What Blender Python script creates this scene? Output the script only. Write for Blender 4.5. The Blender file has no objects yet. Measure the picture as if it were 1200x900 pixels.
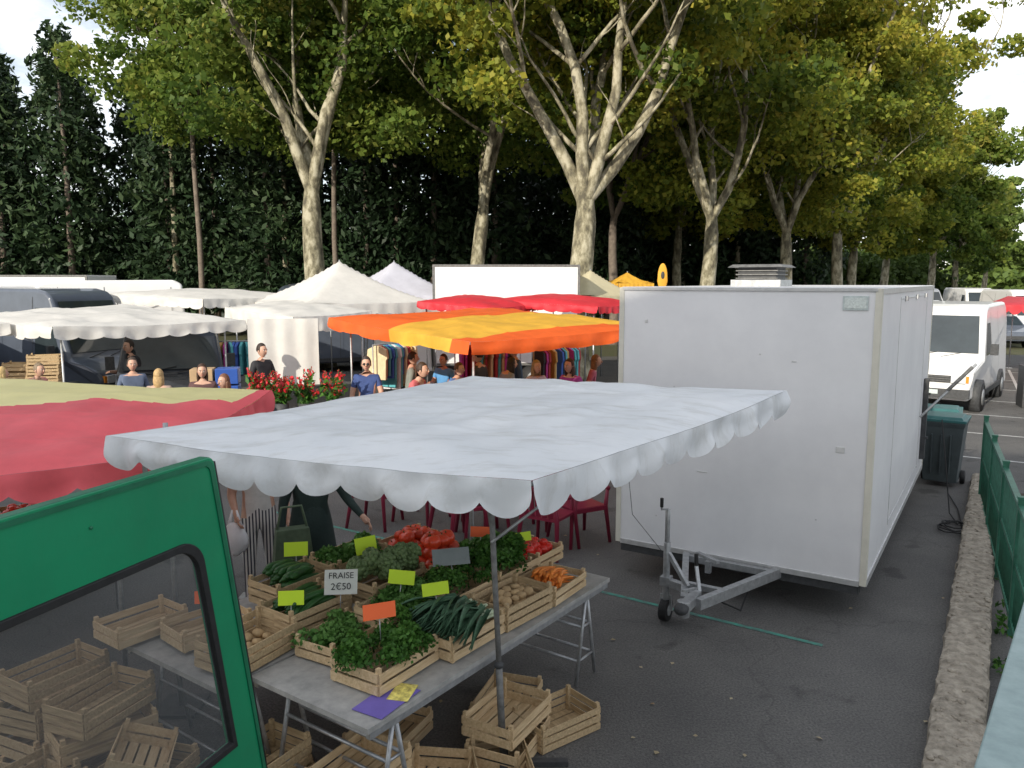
import bpy, math, random
import numpy as np
from mathutils import Vector, Matrix, noise
random.seed(7); rng=np.random.default_rng(7)
R=math.radians
sc=bpy.context.scene
col=sc.collection
sc.view_settings.view_transform='Standard'
sc.view_settings.look='None'
sc.view_settings.exposure=0

# ---------------------------------------------------------------- materials
def newmat(name):
    m=bpy.data.materials.new(name); m.use_nodes=True
    nt=m.node_tree; b=nt.nodes['Principled BSDF']; return m,nt,b
def mat(name,c,rough=.6,var=.15,scale=8,bump=0,bscale=60,metal=0,spec=.4,c2=None,detail=6,stretch=None,trans=0,coat=0):
    m,nt,b=newmat(name); N=nt.nodes; L=nt.links
    tc=N.new('ShaderNodeTexCoord'); co=tc.outputs['Object']
    if stretch:
        mp=N.new('ShaderNodeMapping'); mp.inputs['Scale'].default_value=stretch; L.new(co,mp.inputs[0]); co=mp.outputs[0]
    n=N.new('ShaderNodeTexNoise'); n.inputs['Scale'].default_value=scale; n.inputs['Detail'].default_value=detail; n.inputs['Roughness'].default_value=.65
    L.new(co,n.inputs['Vector'])
    r=N.new('ShaderNodeValToRGB'); L.new(n.outputs['Fac'],r.inputs[0])
    lo=[x*(1-var) for x in c]; hi=[min(1,x*(1+var)) for x in c]
    if c2: lo=list(c2); hi=list(c)
    r.color_ramp.elements[0].position=.33; r.color_ramp.elements[1].position=.67
    r.color_ramp.elements[0].color=(*lo,1); r.color_ramp.elements[1].color=(*hi,1)
    L.new(r.outputs[0],b.inputs['Base Color'])
    b.inputs['Roughness'].default_value=rough; b.inputs['Metallic'].default_value=metal
    b.inputs['Specular IOR Level'].default_value=spec
    if coat: b.inputs['Coat Weight'].default_value=coat
    if bump:
        n2=N.new('ShaderNodeTexNoise'); n2.inputs['Scale'].default_value=bscale; n2.inputs['Detail'].default_value=5
        L.new(co,n2.inputs['Vector'])
        bp=N.new('ShaderNodeBump'); bp.inputs['Strength'].default_value=bump; bp.inputs['Distance'].default_value=.02
        L.new(n2.outputs['Fac'],bp.inputs['Height']); L.new(bp.outputs[0],b.inputs['Normal'])
    if trans:
        out=N['Material Output']; t=N.new('ShaderNodeBsdfTranslucent'); mx=N.new('ShaderNodeMixShader'); mx.inputs[0].default_value=trans
        L.new(r.outputs[0],t.inputs[0]); L.new(b.outputs[0],mx.inputs[1]); L.new(t.outputs[0],mx.inputs[2]); L.new(mx.outputs[0],out.inputs[0])
    return m
def leafmat(name,cols,trans=.35):
    m,nt,b=newmat(name); N=nt.nodes; L=nt.links
    a=N.new('ShaderNodeAttribute'); a.attribute_name='var'
    r=N.new('ShaderNodeValToRGB'); L.new(a.outputs['Fac'],r.inputs[0])
    el=r.color_ramp.elements
    while len(el)<len(cols): el.new(.5)
    for i,c in enumerate(cols):
        el[i].position=i/(len(cols)-1); el[i].color=(*c,1)
    L.new(r.outputs[0],b.inputs['Base Color']); b.inputs['Roughness'].default_value=.55; b.inputs['Specular IOR Level'].default_value=.25
    t=N.new('ShaderNodeBsdfTranslucent'); mx=N.new('ShaderNodeMixShader'); mx.inputs[0].default_value=trans
    L.new(r.outputs[0],t.inputs[0]); L.new(b.outputs[0],mx.inputs[1]); L.new(t.outputs[0],mx.inputs[2]); L.new(mx.outputs[0],N['Material Output'].inputs[0])
    return m
def glassmat(name,tint,alpha):
    m,nt,b=newmat(name)
    b.inputs['Base Color'].default_value=(*tint,1); b.inputs['Roughness'].default_value=.08; b.inputs['Alpha'].default_value=alpha
    b.inputs['Specular IOR Level'].default_value=.8
    return m

M_metal=mat('galvanised_steel',(.40,.41,.42),.42,.2,20,metal=.6)
M_alu=mat('aluminium_trim',(.58,.58,.58),.4,.1,15,metal=.5)
M_dark=mat('dark_steel',(.05,.052,.055),.6,.3,20)
M_pole=mat('dull_pole',(.16,.16,.155),.55,.3,20,metal=.3)
M_black=mat('black_rubber',(.015,.015,.016),.65,.3,20)
M_wood=mat('crate_wood',(.74,.57,.35),.75,.3,6,.4,90,stretch=(1,9,9),c2=(.53,.37,.20))
M_wood2=mat('crate_wood_old',(.64,.48,.28),.8,.3,6,.4,90,stretch=(9,1,9),c2=(.38,.27,.15))
M_white=mat('white_panel',(.77,.77,.78),.42,.04,1.3,.03,4,c2=(.68,.68,.695),spec=.4)
M_paint=mat('white_car_paint',(.75,.75,.75),.3,.04,2,coat=.4)
def canvas_dirty(name,hi,lo,grime):
    m,nt,b=newmat(name); N=nt.nodes; L=nt.links
    tc=N.new('ShaderNodeTexCoord')
    def nz(s,d,vec=None):
        n=N.new('ShaderNodeTexNoise'); n.inputs['Scale'].default_value=s; n.inputs['Detail'].default_value=d; n.inputs['Roughness'].default_value=.7
        L.new(vec or tc.outputs['Object'],n.inputs['Vector']); return n
    n1=nz(1.3,7); r1=N.new('ShaderNodeValToRGB'); r1.color_ramp.elements[0].position=.35; r1.color_ramp.elements[1].position=.66
    r1.color_ramp.elements[0].color=(*lo,1); r1.color_ramp.elements[1].color=(*hi,1); L.new(n1.outputs['Fac'],r1.inputs[0])
    mp=N.new('ShaderNodeMapping'); mp.inputs['Scale'].default_value=(1,5,1); mp.inputs['Rotation'].default_value=(0,0,.8); L.new(tc.outputs['Object'],mp.inputs[0])
    n2=nz(2.2,9,mp.outputs[0]); r2=N.new('ShaderNodeValToRGB'); r2.color_ramp.elements[0].position=.50; r2.color_ramp.elements[1].position=.75
    r2.color_ramp.elements[0].color=(0,0,0,1); r2.color_ramp.elements[1].color=(.7,.7,.7,1); L.new(n2.outputs['Fac'],r2.inputs[0])
    mx=N.new('ShaderNodeMix'); mx.data_type='RGBA'; L.new(r2.outputs[0],mx.inputs[0]); L.new(r1.outputs[0],mx.inputs[6]); mx.inputs[7].default_value=(*grime,1)
    L.new(mx.outputs[2],b.inputs['Base Color']); b.inputs['Roughness'].default_value=.5
    n3=nz(2.6,3); bp=N.new('ShaderNodeBump'); bp.inputs['Strength'].default_value=.25; bp.inputs['Distance'].default_value=.03; L.new(n3.outputs['Fac'],bp.inputs['Height']); L.new(bp.outputs[0],b.inputs['Normal'])
    t=N.new('ShaderNodeBsdfTranslucent'); ms=N.new('ShaderNodeMixShader'); ms.inputs[0].default_value=.14
    L.new(mx.outputs[2],t.inputs[0]); L.new(b.outputs[0],ms.inputs[1]); L.new(t.outputs[0],ms.inputs[2]); L.new(ms.outputs[0],N['Material Output'].inputs[0])
    return m
M_wcan=canvas_dirty('white_canvas',(.78,.80,.82),(.69,.72,.75),(.46,.46,.43))
M_wcan2=mat('offwhite_canvas',(.8,.78,.74),.65,.06,3,.2,8,trans=.3)
M_lav=mat('pale_lavender_canvas',(.66,.66,.75),.65,.06,3,trans=.25)
M_tan=mat('tan_canvas',(.62,.56,.38),.65,.06,3,trans=.25)
M_red=mat('red_canvas',(.62,.035,.05),.6,.14,2.5,.25,8,trans=.2)
M_pink=mat('faded_red_canvas',(.78,.12,.14),.6,.12,2.0,.25,5,trans=.15)
M_pyel=mat('faded_yellow_canvas',(.84,.76,.36),.6,.06,3,.25,5,trans=.2)
M_or=mat('orange_canvas',(.90,.15,.025),.6,.1,3,.2,5,trans=.3)
M_yel=mat('yellow_canvas',(.85,.48,.06),.6,.1,3,.2,5,trans=.3)
M_glass=mat('dark_glass',(.03,.04,.045),.06,.2,2,spec=.8)
M_green=mat('green_van_paint',(.006,.25,.11),.38,.12,1.5,.04,30,coat=.3,c2=(.008,.20,.09))
M_green2=mat('green_van_edge',(.01,.13,.065),.45,.2,6)
M_fence=mat('fence_green_paint',(.03,.13,.085),.5,.25,12,.1,40)
M_skin=mat('skin',(.55,.33,.24),.55,.08,20)
M_chair=mat('maroon_plastic',(.22,.018,.045),.4,.12,6)

# ---------------------------------------------------------------- mesh builder
class MB:
    def __init__(s): s.v=[];s.f=[];s.m=[];s.s=[];s.mats=[];s.M=Matrix()
    def mi(s,m):
        if m not in s.mats: s.mats.append(m)
        return s.mats.index(m)
    def add(s,vs,fs,m,smooth=False):
        o=len(s.v); M=s.M
        s.v+= [tuple(M@Vector(v)) for v in vs]
        if isinstance(m,list):
            k=[s.mi(x) for x in m]
        else: k=[s.mi(m)]*len(fs)
        for f,kk in zip(fs,k):
            s.f.append([i+o for i in f]); s.m.append(kk); s.s.append(smooth)
    def box(s,c,d,m,rot=None,taper=1):
        x,y,z=[q/2 for q in d]; T=Matrix.Translation(c)
        if rot is not None: T=T@(rot if isinstance(rot,Matrix) else Matrix.Rotation(rot,4,'Z'))
        vs=[]
        for k,zz in ((1,-z),(taper,z)):
            vs+=[(-x*k,-y*k,zz),(x*k,-y*k,zz),(x*k,y*k,zz),(-x*k,y*k,zz)]
        vs=[T@Vector(v) for v in vs]
        s.add(vs,[(3,2,1,0),(4,5,6,7),(0,1,5,4),(1,2,6,5),(2,3,7,6),(3,0,4,7)],m)
    def bar(s,a,b,w,h,m):
        a=Vector(a);b=Vector(b);d=b-a; q=d.to_track_quat('Y','Z').to_matrix().to_4x4()
        s.box((a+b)/2,(w,d.length,h),m,q)
    def tube(s,pts,rad,m,seg=8,smooth=True):
        pts=[Vector(p) for p in pts]
        if not hasattr(rad,'__len__'): rad=[rad]*len(pts)
        vs=[];fs=[]; n=len(pts); px=None
        for i,p in enumerate(pts):
            d=(pts[min(i+1,n-1)]-pts[max(i-1,0)])
            d=d.normalized() if d.length>1e-9 else Vector((0,0,1))
            if px is None:
                px=d.orthogonal().normalized()
            px=(px-d*px.dot(d)); px=px.normalized() if px.length>1e-6 else d.orthogonal().normalized()
            py=d.cross(px)
            for k in range(seg):
                a=2*math.pi*k/seg
                vs.append(p+(px*math.cos(a)+py*math.sin(a))*rad[i])
        for i in range(n-1):
            for k in range(seg):
                fs.append((i*seg+k,i*seg+(k+1)%seg,(i+1)*seg+(k+1)%seg,(i+1)*seg+k))
        fs.append(tuple(range(seg))[::-1]); fs.append(tuple((n-1)*seg+k for k in range(seg)))
        s.add(vs,fs,m,smooth)
    def ell(s,c,r,m,nu=12,nv=8,fn=None,rot=None):
        vs=[];fs=[];c=Vector(c)
        for j in range(nv+1):
            th=math.pi*j/nv
            for i in range(nu):
                ph=2*math.pi*i/nu
                p=Vector((math.sin(th)*math.cos(ph),math.sin(th)*math.sin(ph),math.cos(th)))
                if fn: p=fn(p)
                p=Vector((p.x*r[0],p.y*r[1],p.z*r[2]))
                if rot is not None: p=rot@p
                vs.append(c+p)
        for j in range(nv):
            for i in range(nu):
                fs.append((j*nu+i,(j+1)*nu+i,(j+1)*nu+(i+1)%nu,j*nu+(i+1)%nu))
        s.add(vs,fs,m,True)
    def build(s,name,loc=(0,0,0),rz=0,parent=None,bevel=0,rot=None,seg=2):
        me=bpy.data.meshes.new(name); me.from_pydata(s.v,[],s.f)
        for m in s.mats: me.materials.append(m)
        me.polygons.foreach_set('material_index',s.m); me.polygons.foreach_set('use_smooth',s.s); me.update()
        o=bpy.data.objects.new(name,me); col.objects.link(o); o.location=loc
        o.rotation_euler=rot if rot else (0,0,rz)
        if parent: o.parent=parent
        if bevel:
            b=o.modifiers.new('b','BEVEL'); b.width=bevel; b.segments=seg; b.limit_method='ANGLE'; b.angle_limit=R(35)
            if seg>2: b.angle_limit=R(20)
        return o
def inst(o,name,loc,rz=0,parent=None,rot=None):
    n=bpy.data.objects.new(name,o.data); col.objects.link(n); n.location=loc; n.rotation_euler=rot if rot else (0,0,rz)
    if parent: n.parent=parent
    return n
def empty(name,loc=(0,0,0),rz=0):
    e=bpy.data.objects.new(name,None); col.objects.link(e); e.location=loc; e.rotation_euler=(0,0,rz); return e
def text(s,size,m,parent,loc,rot,name='lettering'):
    c=bpy.data.curves.new(name,'FONT'); c.body=s; c.size=size; c.align_x='CENTER'; c.align_y='CENTER'; c.materials.append(m); c.extrude=.0008
    o=bpy.data.objects.new(name,c); col.objects.link(o); o.parent=parent; o.location=loc; o.rotation_euler=rot; return o

def leaves(name,C,size,m,parent=None,elong=1.3,up=.4,var=None,sizevar=.35):
    C=np.asarray(C,dtype=np.float64); n=len(C)
    nrm=rng.normal(size=(n,3)); nrm[:,2]+=up; nrm/=np.linalg.norm(nrm,axis=1)[:,None]
    t=rng.normal(size=(n,3)); a=np.cross(nrm,t); a/=np.linalg.norm(a,axis=1)[:,None]; b=np.cross(nrm,a)
    s=size*(1+sizevar*rng.uniform(-1,1,n))[:,None]
    V=np.empty((n,4,3)); V[:,0]=C-a*s*elong*.5; V[:,1]=C+b*s*.42+nrm*s*.1; V[:,2]=C+a*s*elong*.5; V[:,3]=C-b*s*.42+nrm*s*.1
    V=V.reshape(-1,3).astype(np.float32)
    me=bpy.data.meshes.new(name); me.vertices.add(4*n); me.vertices.foreach_set('co',V.ravel())
    me.loops.add(4*n); me.loops.foreach_set('vertex_index',np.arange(4*n,dtype=np.int32))
    me.polygons.add(n); me.polygons.foreach_set('loop_start',np.arange(0,4*n,4,dtype=np.int32))
    try: me.polygons.foreach_set('loop_total',np.full(n,4,dtype=np.int32))
    except Exception: pass
    me.update(calc_edges=True)
    at=me.attributes.new('var','FLOAT','POINT')
    if var is None: var=rng.uniform(0,1,n)
    at.data.foreach_set('value',np.repeat(np.clip(var,0,1),4).astype(np.float32))
    me.materials.append(m)
    o=bpy.data.objects.new(name,me); col.objects.link(o)
    if parent: o.parent=parent
    return o

# ---------------------------------------------------------------- camera
cam=bpy.data.cameras.new('camera'); cam.sensor_width=36; cam.lens=36*930/1200; cam.clip_end=3000; cam.clip_start=.05
co=bpy.data.objects.new('camera',cam); col.objects.link(co); co.location=(0,0,3.0); co.rotation_euler=(R(90-7.35),0,0); sc.camera=co

# ---------------------------------------------------------------- sky + sun
EL,RT=R(23),R(212)
w=bpy.data.worlds.new('World'); sc.world=w; w.use_nodes=True; nt=w.node_tree; N=nt.nodes; L=nt.links
bg=N['Background']; sky=N.new('ShaderNodeTexSky'); sky.sky_type='NISHITA'; sky.sun_disc=False; sky.sun_elevation=EL; sky.sun_rotation=RT
sky.air_density=1.0; sky.dust_density=1.0
tc=N.new('ShaderNodeTexCoord'); mp=N.new('ShaderNodeMapping'); mp.inputs['Scale'].default_value=(1,1,2.6); mp.inputs['Location'].default_value=(.3,.1,0)
nz=N.new('ShaderNodeTexNoise'); nz.inputs['Scale'].default_value=2.6; nz.inputs['Detail'].default_value=8; nz.inputs['Roughness'].default_value=.6
cr=N.new('ShaderNodeValToRGB'); cr.color_ramp.elements[0].position=.39; cr.color_ramp.elements[1].position=.64
mx=N.new('ShaderNodeMix'); mx.data_type='RGBA'; mx.inputs[7].default_value=(12.2,12.2,12.2,1)
L.new(tc.outputs['Generated'],mp.inputs[0]); L.new(mp.outputs[0],nz.inputs['Vector']); L.new(nz.outputs['Fac'],cr.inputs[0])
L.new(cr.outputs[0],mx.inputs[0]); L.new(sky.outputs[0],mx.inputs[6]); L.new(mx.outputs[2],bg.inputs[0]); bg.inputs[1].default_value=.15
sd=Vector((math.sin(RT)*math.cos(EL),math.cos(RT)*math.cos(EL),math.sin(EL)))
sl=bpy.data.lights.new('sun','SUN'); sl.energy=5.0; sl.angle=R(.5); sl.color=(1,.92,.78)
so=bpy.data.objects.new('sun',sl); col.objects.link(so); so.rotation_euler=(-sd).to_track_quat('-Z','Y').to_euler(); so.location=(0,0,30)

# ---------------------------------------------------------------- ground
m,nt,b=newmat('asphalt'); N=nt.nodes; L=nt.links
tc=N.new('ShaderNodeTexCoord')
n1=N.new('ShaderNodeTexNoise'); n1.inputs['Scale'].default_value=.7; n1.inputs['Detail'].default_value=9; n1.inputs['Roughness'].default_value=.7
n2=N.new('ShaderNodeTexNoise'); n2.inputs['Scale'].default_value=60; n2.inputs['Detail'].default_value=5; n2.inputs['Roughness'].default_value=.7
vo=N.new('ShaderNodeTexVoronoi'); vo.inputs['Scale'].default_value=110
nst=N.new('ShaderNodeTexNoise'); nst.inputs['Scale'].default_value=2.1; nst.inputs['Detail'].default_value=3
vc=N.new('ShaderNodeTexVoronoi'); vc.feature='DISTANCE_TO_EDGE'; vc.inputs['Scale'].default_value=.4
nw=N.new('ShaderNodeTexNoise'); nw.inputs['Scale'].default_value=2.5; nw.inputs['Detail'].default_value=6
va=N.new('ShaderNodeVectorMath'); va.operation='MULTIPLY_ADD'; va.inputs[1].default_value=(.5,.5,.5)
for q in (n1,n2,vo,nw,nst): L.new(tc.outputs['Object'],q.inputs['Vector'])
L.new(nw.outputs['Color'],va.inputs[0]); L.new(tc.outputs['Object'],va.inputs[2]); L.new(va.outputs[0],vc.inputs['Vector'])
r1=N.new('ShaderNodeValToRGB'); r1.color_ramp.elements[0].color=(.084,.083,.084,1); r1.color_ramp.elements[1].color=(.135,.132,.129,1); r1.color_ramp.elements[0].position=.33; r1.color_ramp.elements[1].position=.68
r2=N.new('ShaderNodeValToRGB'); r2.color_ramp.elements[0].color=(.55,.55,.55,1); r2.color_ramp.elements[1].color=(1.5,1.47,1.4,1); r2.color_ramp.elements[0].position=.35; r2.color_ramp.elements[1].position=.7
rc_=N.new('ShaderNodeValToRGB'); rc_.color_ramp.elements[0].color=(.6,.6,.6,1); rc_.color_ramp.elements[1].color=(1,1,1,1); rc_.color_ramp.elements[0].position=.0; rc_.color_ramp.elements[1].position=.006
rs_=N.new('ShaderNodeValToRGB'); rs_.color_ramp.elements[0].color=(.6,.6,.6,1); rs_.color_ramp.elements[1].color=(1,1,1,1); rs_.color_ramp.elements[0].position=.30; rs_.color_ramp.elements[1].position=.37
L.new(n1.outputs['Fac'],r1.inputs[0]); L.new(n2.outputs['Fac'],r2.inputs[0]); L.new(vc.outputs['Distance'],rc_.inputs[0]); L.new(nst.outputs['Fac'],rs_.inputs[0])
def mul(a,b_,f=1):
    q=N.new('ShaderNodeMix'); q.data_type='RGBA'; q.blend_type='MULTIPLY'; q.inputs[0].default_value=f; L.new(a,q.inputs[6]); L.new(b_,q.inputs[7]); return q.outputs[2]
L.new(mul(mul(mul(r1.outputs[0],r2.outputs[0]),rc_.outputs[0],.6),rs_.outputs[0]),b.inputs['Base Color']); b.inputs['Roughness'].default_value=.82
bp=N.new('ShaderNodeBump'); bp.inputs['Strength'].default_value=.5; bp.inputs['Distance'].default_value=.008; L.new(vo.outputs['Distance'],bp.inputs['Height']); L.new(bp.outputs[0],b.inputs['Normal'])
M_asph=m
g=MB(); g.add([(-1200,-300,0),(1200,-300,0),(1200,2500,0),(-1200,2500,0)],[(0,1,2,3)],M_asph); g.build('ground')
M_tealline=mat('teal_line_paint',(.06,.30,.23),.7,.3,14,c2=(.09,.14,.13))
M_wline=mat('white_line_paint',(.6,.6,.58),.7,.3,14,c2=(.3,.3,.3))
g=MB()
def gl(g,p,q,wd,m,z=.004):
    p=Vector((*p,z));q=Vector((*q,z)); d=(q-p).normalized(); n=Vector((-d.y,d.x,0))*wd/2
    g.add([p-n,q-n,q+n,p+n],[(0,1,2,3)],m)
gl(g,(-3.5,10.37),(2.58,6.26),.05,M_tealline)
gl(g,(-1.5,12.4),(.8,10.9),.05,M_tealline)
for i in range(7):
    yy=12.2+i*2.3; gl(g,(6.6+i*1.2,yy+2.0),(12+i*1.2,yy-1.4),.08,M_wline)
gl(g,(8.6,12.2),(17,27),.08,M_wline,.006); gl(g,(7.0,13.0),(15,27.5),.08,M_wline,.006)
g.build('painted_parking_lines')
M_grass=mat('grass',(.07,.09,.03),.9,.3,3,.5,40,c2=(.10,.085,.05))
g=MB(); g.add([(-120,27,.004),(30,33,.004),(60,140,.004),(-120,140,.004)],[(0,1,2,3)],M_grass); g.build('grass_verge')
M_dry=leafmat('dry_leaf',[(.30,.24,.14),(.45,.38,.25),(.3,.2,.1)],.1)
P=[]
for i in range(60):
    P.append((random.uniform(-1,6),random.uniform(4.5,14),.012))
for i in range(9): P.append((random.uniform(.8,2.8),random.uniform(4.6,6.6),.012))
leaves('fallen_leaves',P,.036,M_dry,elong=1.1,up=9)

ex,ey=.525,.851
M_stone=mat('rough_concrete',(.44,.39,.32),.9,.3,13,1.0,28,c2=(.20,.175,.14),detail=10)
g=MB(); vs=[];fs=[];na=330;prof=[(0,0),(.005,.07),(.012,.115),(.05,.132),(.11,.136),(.17,.135),(.23,.136),(.29,.130),(.325,.112),(.33,.06),(.335,0)]
for i in range(na+1):
    a=-2.4+i*(10.8/na)
    for j,(bb,hh) in enumerate(prof):
        nn_=noise.noise(Vector((a*9,bb*14,hh*9)))*.016+noise.noise(Vector((a*30,bb*40,5)))*.010+noise.noise(Vector((a*2,3,0)))*.012
        if hh==0: nn_=0
        db=nn_*(1.2 if j in(1,2,8,9) else 0)+noise.noise(Vector((a*3,1,j>5)))*.012
        b_=bb+db
        vs.append((2.55+ex*a+b_*ey,4.59+ey*a-b_*ex,max(0,hh+nn_)))
K=len(prof)
for i in range(na):
    for j in range(K-1): fs.append((i*K+j,i*K+j+1,(i+1)*K+j+1,(i+1)*K+j))
fs.append(tuple(range(K))); fs.append(tuple(na*K+j for j in range(K))[::-1])
g.add(vs,fs,M_stone)
for i in range(420):
    a=random.uniform(-2.2,8.2); bb=random.uniform(.04,.30); s_=random.uniform(.008,.028)
    g.ell((2.55+ex*a+bb*ey,4.59+ey*a-bb*ex,.132),(s_,s_*1.2,s_*.55),M_stone,6,4)
g.build('stone_kerb')
M_soil=mat('soil',(.07,.055,.04),.95,.4,12,.8,40)
g=MB(); gl(g,(2.1,2.0),(7.5,10.9),.62,M_soil,.004); g.build('soil_strip')
M_pars=leafmat('parsley_leaf',[(.02,.06,.012),(.045,.13,.02),(.09,.21,.035)],.2)
P=[]
for i in range(900):
    a=random.uniform(-1.5,8.2); bb=.36+abs(random.gauss(0,.08)); 
    if noise.noise(Vector((a*1.3,0,0)))>.0: P.append((2.55+ex*a+bb*ey,4.59+ey*a-bb*ex,random.uniform(.01,.1)))
leaves('weeds',P,.035,M_pars,elong=1.6)
g=MB(); fd=Vector((.461,.887,0))
def fp(t): return Vector((3.82,5.6,0))+fd*t
T0f,T1f=-3.6,5.55
for z,ww in ((1.13,.05),(.12,.035),(.62,.03)):
    g.bar(fp(T0f)+Vector((0,0,z)),fp(T1f)+Vector((0,0,z)),ww,.035,M_fence)
t=T0f
while t<=T1f+.01:
    g.tube([fp(t)+Vector((0,0,.1)),fp(t)+Vector((0,0,1.13))],.008,M_fence,6); t+=.085
for k in range(7):
    t=T0f+k*(T1f-T0f)/6; g.box(fp(t)+Vector((0,0,.6)),(.055,.055,1.2),M_fence,R(62)); g.box(fp(t)+Vector((0,0,1.205)),(.065,.065,.02),M_fence,R(62))
g.build('green_metal_fence')
M_rail=mat('pale_rail_paint',(.28,.37,.37),.45,.12,14,.05,40,c2=(.20,.28,.28))
g=MB(); rd=Vector((.605,.796,0)); r0=Vector((1.12,1.66,1.9))
g.bar(r0-rd*1.5,r0+rd*1.9,.13,.035,M_rail)
for k in range(9):
    p=r0-rd*1.4+rd*.4*k; g.tube([p-Vector((0,0,.02)),(p.x,p.y,.9)],.012,M_rail,8)
g.bar(r0-rd*1.5-Vector((0,0,1.0)),r0+rd*1.9-Vector((0,0,1.0)),.04,.03,M_rail)
g.build('handrail',bevel=.008)
M_conc=mat('concrete',(.4,.39,.37),.85,.15,3,.2,30)
g=MB(); g.box((1.0,-3.6,.65),(4.6,7.2,1.3),M_conc); g.build('terrace')

M_wall=mat('rendered_wall',(.72,.69,.64),.9,.08,2)
g=MB(); g.box((-27,-28,9.2),(44,8,18.4),M_wall); g.box((-27,-28,18.55),(44.8,8.8,.3),M_conc)  # unseen building added behind the camera to keep sun off the foreground
for fl in range(5):
    for i in range(13):
        x=-47+i*3.25; z=2.4+fl*3.4
        g.box((x,-23.99,z),(1.3,.06,1.5),M_glass); g.box((x,-23.94,z-.8),(1.5,.12,.08),M_conc)
        g.box((x-.68,-23.96,z),(.06,.1,1.5),M_paint); g.box((x+.68,-23.96,z),(.06,.1,1.5),M_paint)
g.build('added_shade_building')

# ---------------------------------------------------------------- trailer
tr=empty('box_trailer',(2.07,7.25,0),-math.atan2(.528,.849))
W2,LN,ZB,ZT=1.18,5.3,.36,2.95
M_trim=mat('cream_trim',(.62,.60,.52),.45,.08,6)
g=MB(); g.box((0,LN/2,(ZB+ZT)/2),(2*W2,LN,ZT-ZB),M_white)
g.build('body',parent=tr,bevel=.02)
g=MB()
for x in (-W2,W2):
    g.box((x-math.copysign(.022,x),-.004,(ZB+ZT)/2),(.05,.012,ZT-ZB-.01),M_trim)
    g.box((x,LN/2,ZB+.03),(.02,LN-.05,.07),M_alu)
    g.box((x,LN/2,ZT-.03),(.022,LN-.05,.05),M_alu)
    g.box((x,.03,(ZB+ZT)/2),(.014,.055,ZT-ZB-.01),M_trim)
    g.box((x,LN-.03,(ZB+ZT)/2),(.014,.055,ZT-ZB-.01),M_trim)
g.box((0,-.005,ZB+.02),(2*W2-.1,.014,.05),M_alu); g.box((0,-.005,ZT-.018),(2*W2-.06,.016,.03),M_alu)
for x in (-.85,.85): g.box((x,LN/2,ZB-.06),(.07,LN-.2,.1),M_dark)
g.box((0,.04,ZB-.045),(2*W2-.1,.06,.08),M_dark); g.box((W2-.07,LN/2,ZB-.04),(.05,LN-.1,.07),M_dark); g.box((-W2+.07,LN/2,ZB-.04),(.05,LN-.1,.07),M_dark)
g.box((0,LN/2,ZB-.1),(2.0,.08,.06),M_dark)
for x in (-.98,.98):
    for yy in (2.5,3.2): g.tube([(x-.09,yy,.27),(x+.09,yy,.27)],.27,M_black,20); g.tube([(x-.095,yy,.27),(x+.095,yy,.27)],.14,M_metal,14)
zt=.40
g.bar((.52,.25,zt-.06),(.06,-1.1,zt-.05),.06,.09,M_metal); g.bar((-.52,.25,zt-.06),(-.06,-1.1,zt-.05),.06,.09,M_metal)
g.bar((-.43,-.06,zt-.05),(.43,-.06,zt-.05),.05,.06,M_metal); g.bar((-.16,-.75,zt-.04),(.16,-.75,zt-.04),.05,.05,M_metal)
g.bar((-.1,-.35,zt+.06),(-.1,-.35,zt-.05),.05,.05,M_metal); g.bar((-.22,-.3,zt+.1),(.02,-.45,zt+.1),.04,.03,M_metal)
g.bar((0,-.95,zt-.03),(0,-1.32,zt-.03),.08,.08,M_metal)
g.tube([(0,-1.28,zt+.03),(0,-1.28,zt-.1)],[.055,.05],M_metal,12); g.ell((0,-1.33,zt-.02),(.06,.075,.05),M_dark)
g.bar((0,-1.0,zt+.04),(0,-1.3,zt+.12),.03,.02,M_metal)
g.bar((.02,-.95,zt),(-.03,-.9,zt+.2),.03,.02,M_metal)
g.tube([(-.03,-.9,zt+.2),(-.04,-.88,zt+.3)],.018,M_black,8)
jx,jy=-.34,-.78
g.tube([(jx,jy,.17),(jx,jy,.72)],.03,M_metal,12); g.tube([(jx,jy,.70),(jx,jy,1.02)],.022,M_metal,12)
g.tube([(jx,jy,1.02),(jx-.02,jy-.1,1.04),(jx-.02,jy-.1,1.08)],.01,M_metal,6); g.tube([(jx-.02,jy-.1,1.06),(jx-.02,jy-.1,1.14)],.016,M_black,8)
g.bar((jx,jy,.36),(-.14,-.82,.35),.06,.07,M_metal); g.box((jx,jy,.37),(.09,.09,.08),M_metal)
g.bar((jx+.02,jy,.62),(-.1,-.9,.40),.03,.04,M_metal)
g.tube([(jx-.035,jy,.1),(jx+.035,jy,.1)],.1,M_black,18); g.tube([(jx-.04,jy,.1),(jx+.04,jy,.1)],.05,M_metal,12)
for q in (-.048,.048): g.bar((jx+q,jy,.1),(jx+q*.6,jy,.24),.012,.04,M_metal)
g.tube([(.1,-.9,zt-.05),(.25,-.5,.12),(.2,0,.2),(.3,.4,.3)],.008,M_black,6)
g.tube([(-1.05,-.02,1.1),(-.9,-.25,.75),(-.4,-.75,.62)],.004,M_dark,5)
M_lab=mat('pale_label',(.5,.56,.55),.4,.15,30)
g.box((W2-.2,-.006,ZT-.13),(.2,.01,.12),M_lab); g.box((W2-.2,-.009,ZT-.13),(.17,.01,.09),mat('label_inner',(.6,.65,.62),.4,.2,60))
M_smudge=mat('patch_grey',(.58,.58,.57),.6,.1,20)
for x,z,sx,sz in ((.92,1.55,.07,.05),(-.9,2.62,.03,.03),(.5,2.3,.04,.012),(-.3,1.2,.1,.008)):
    g.box((x,-.003,z),(sx,.006,sz),M_smudge)
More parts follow.
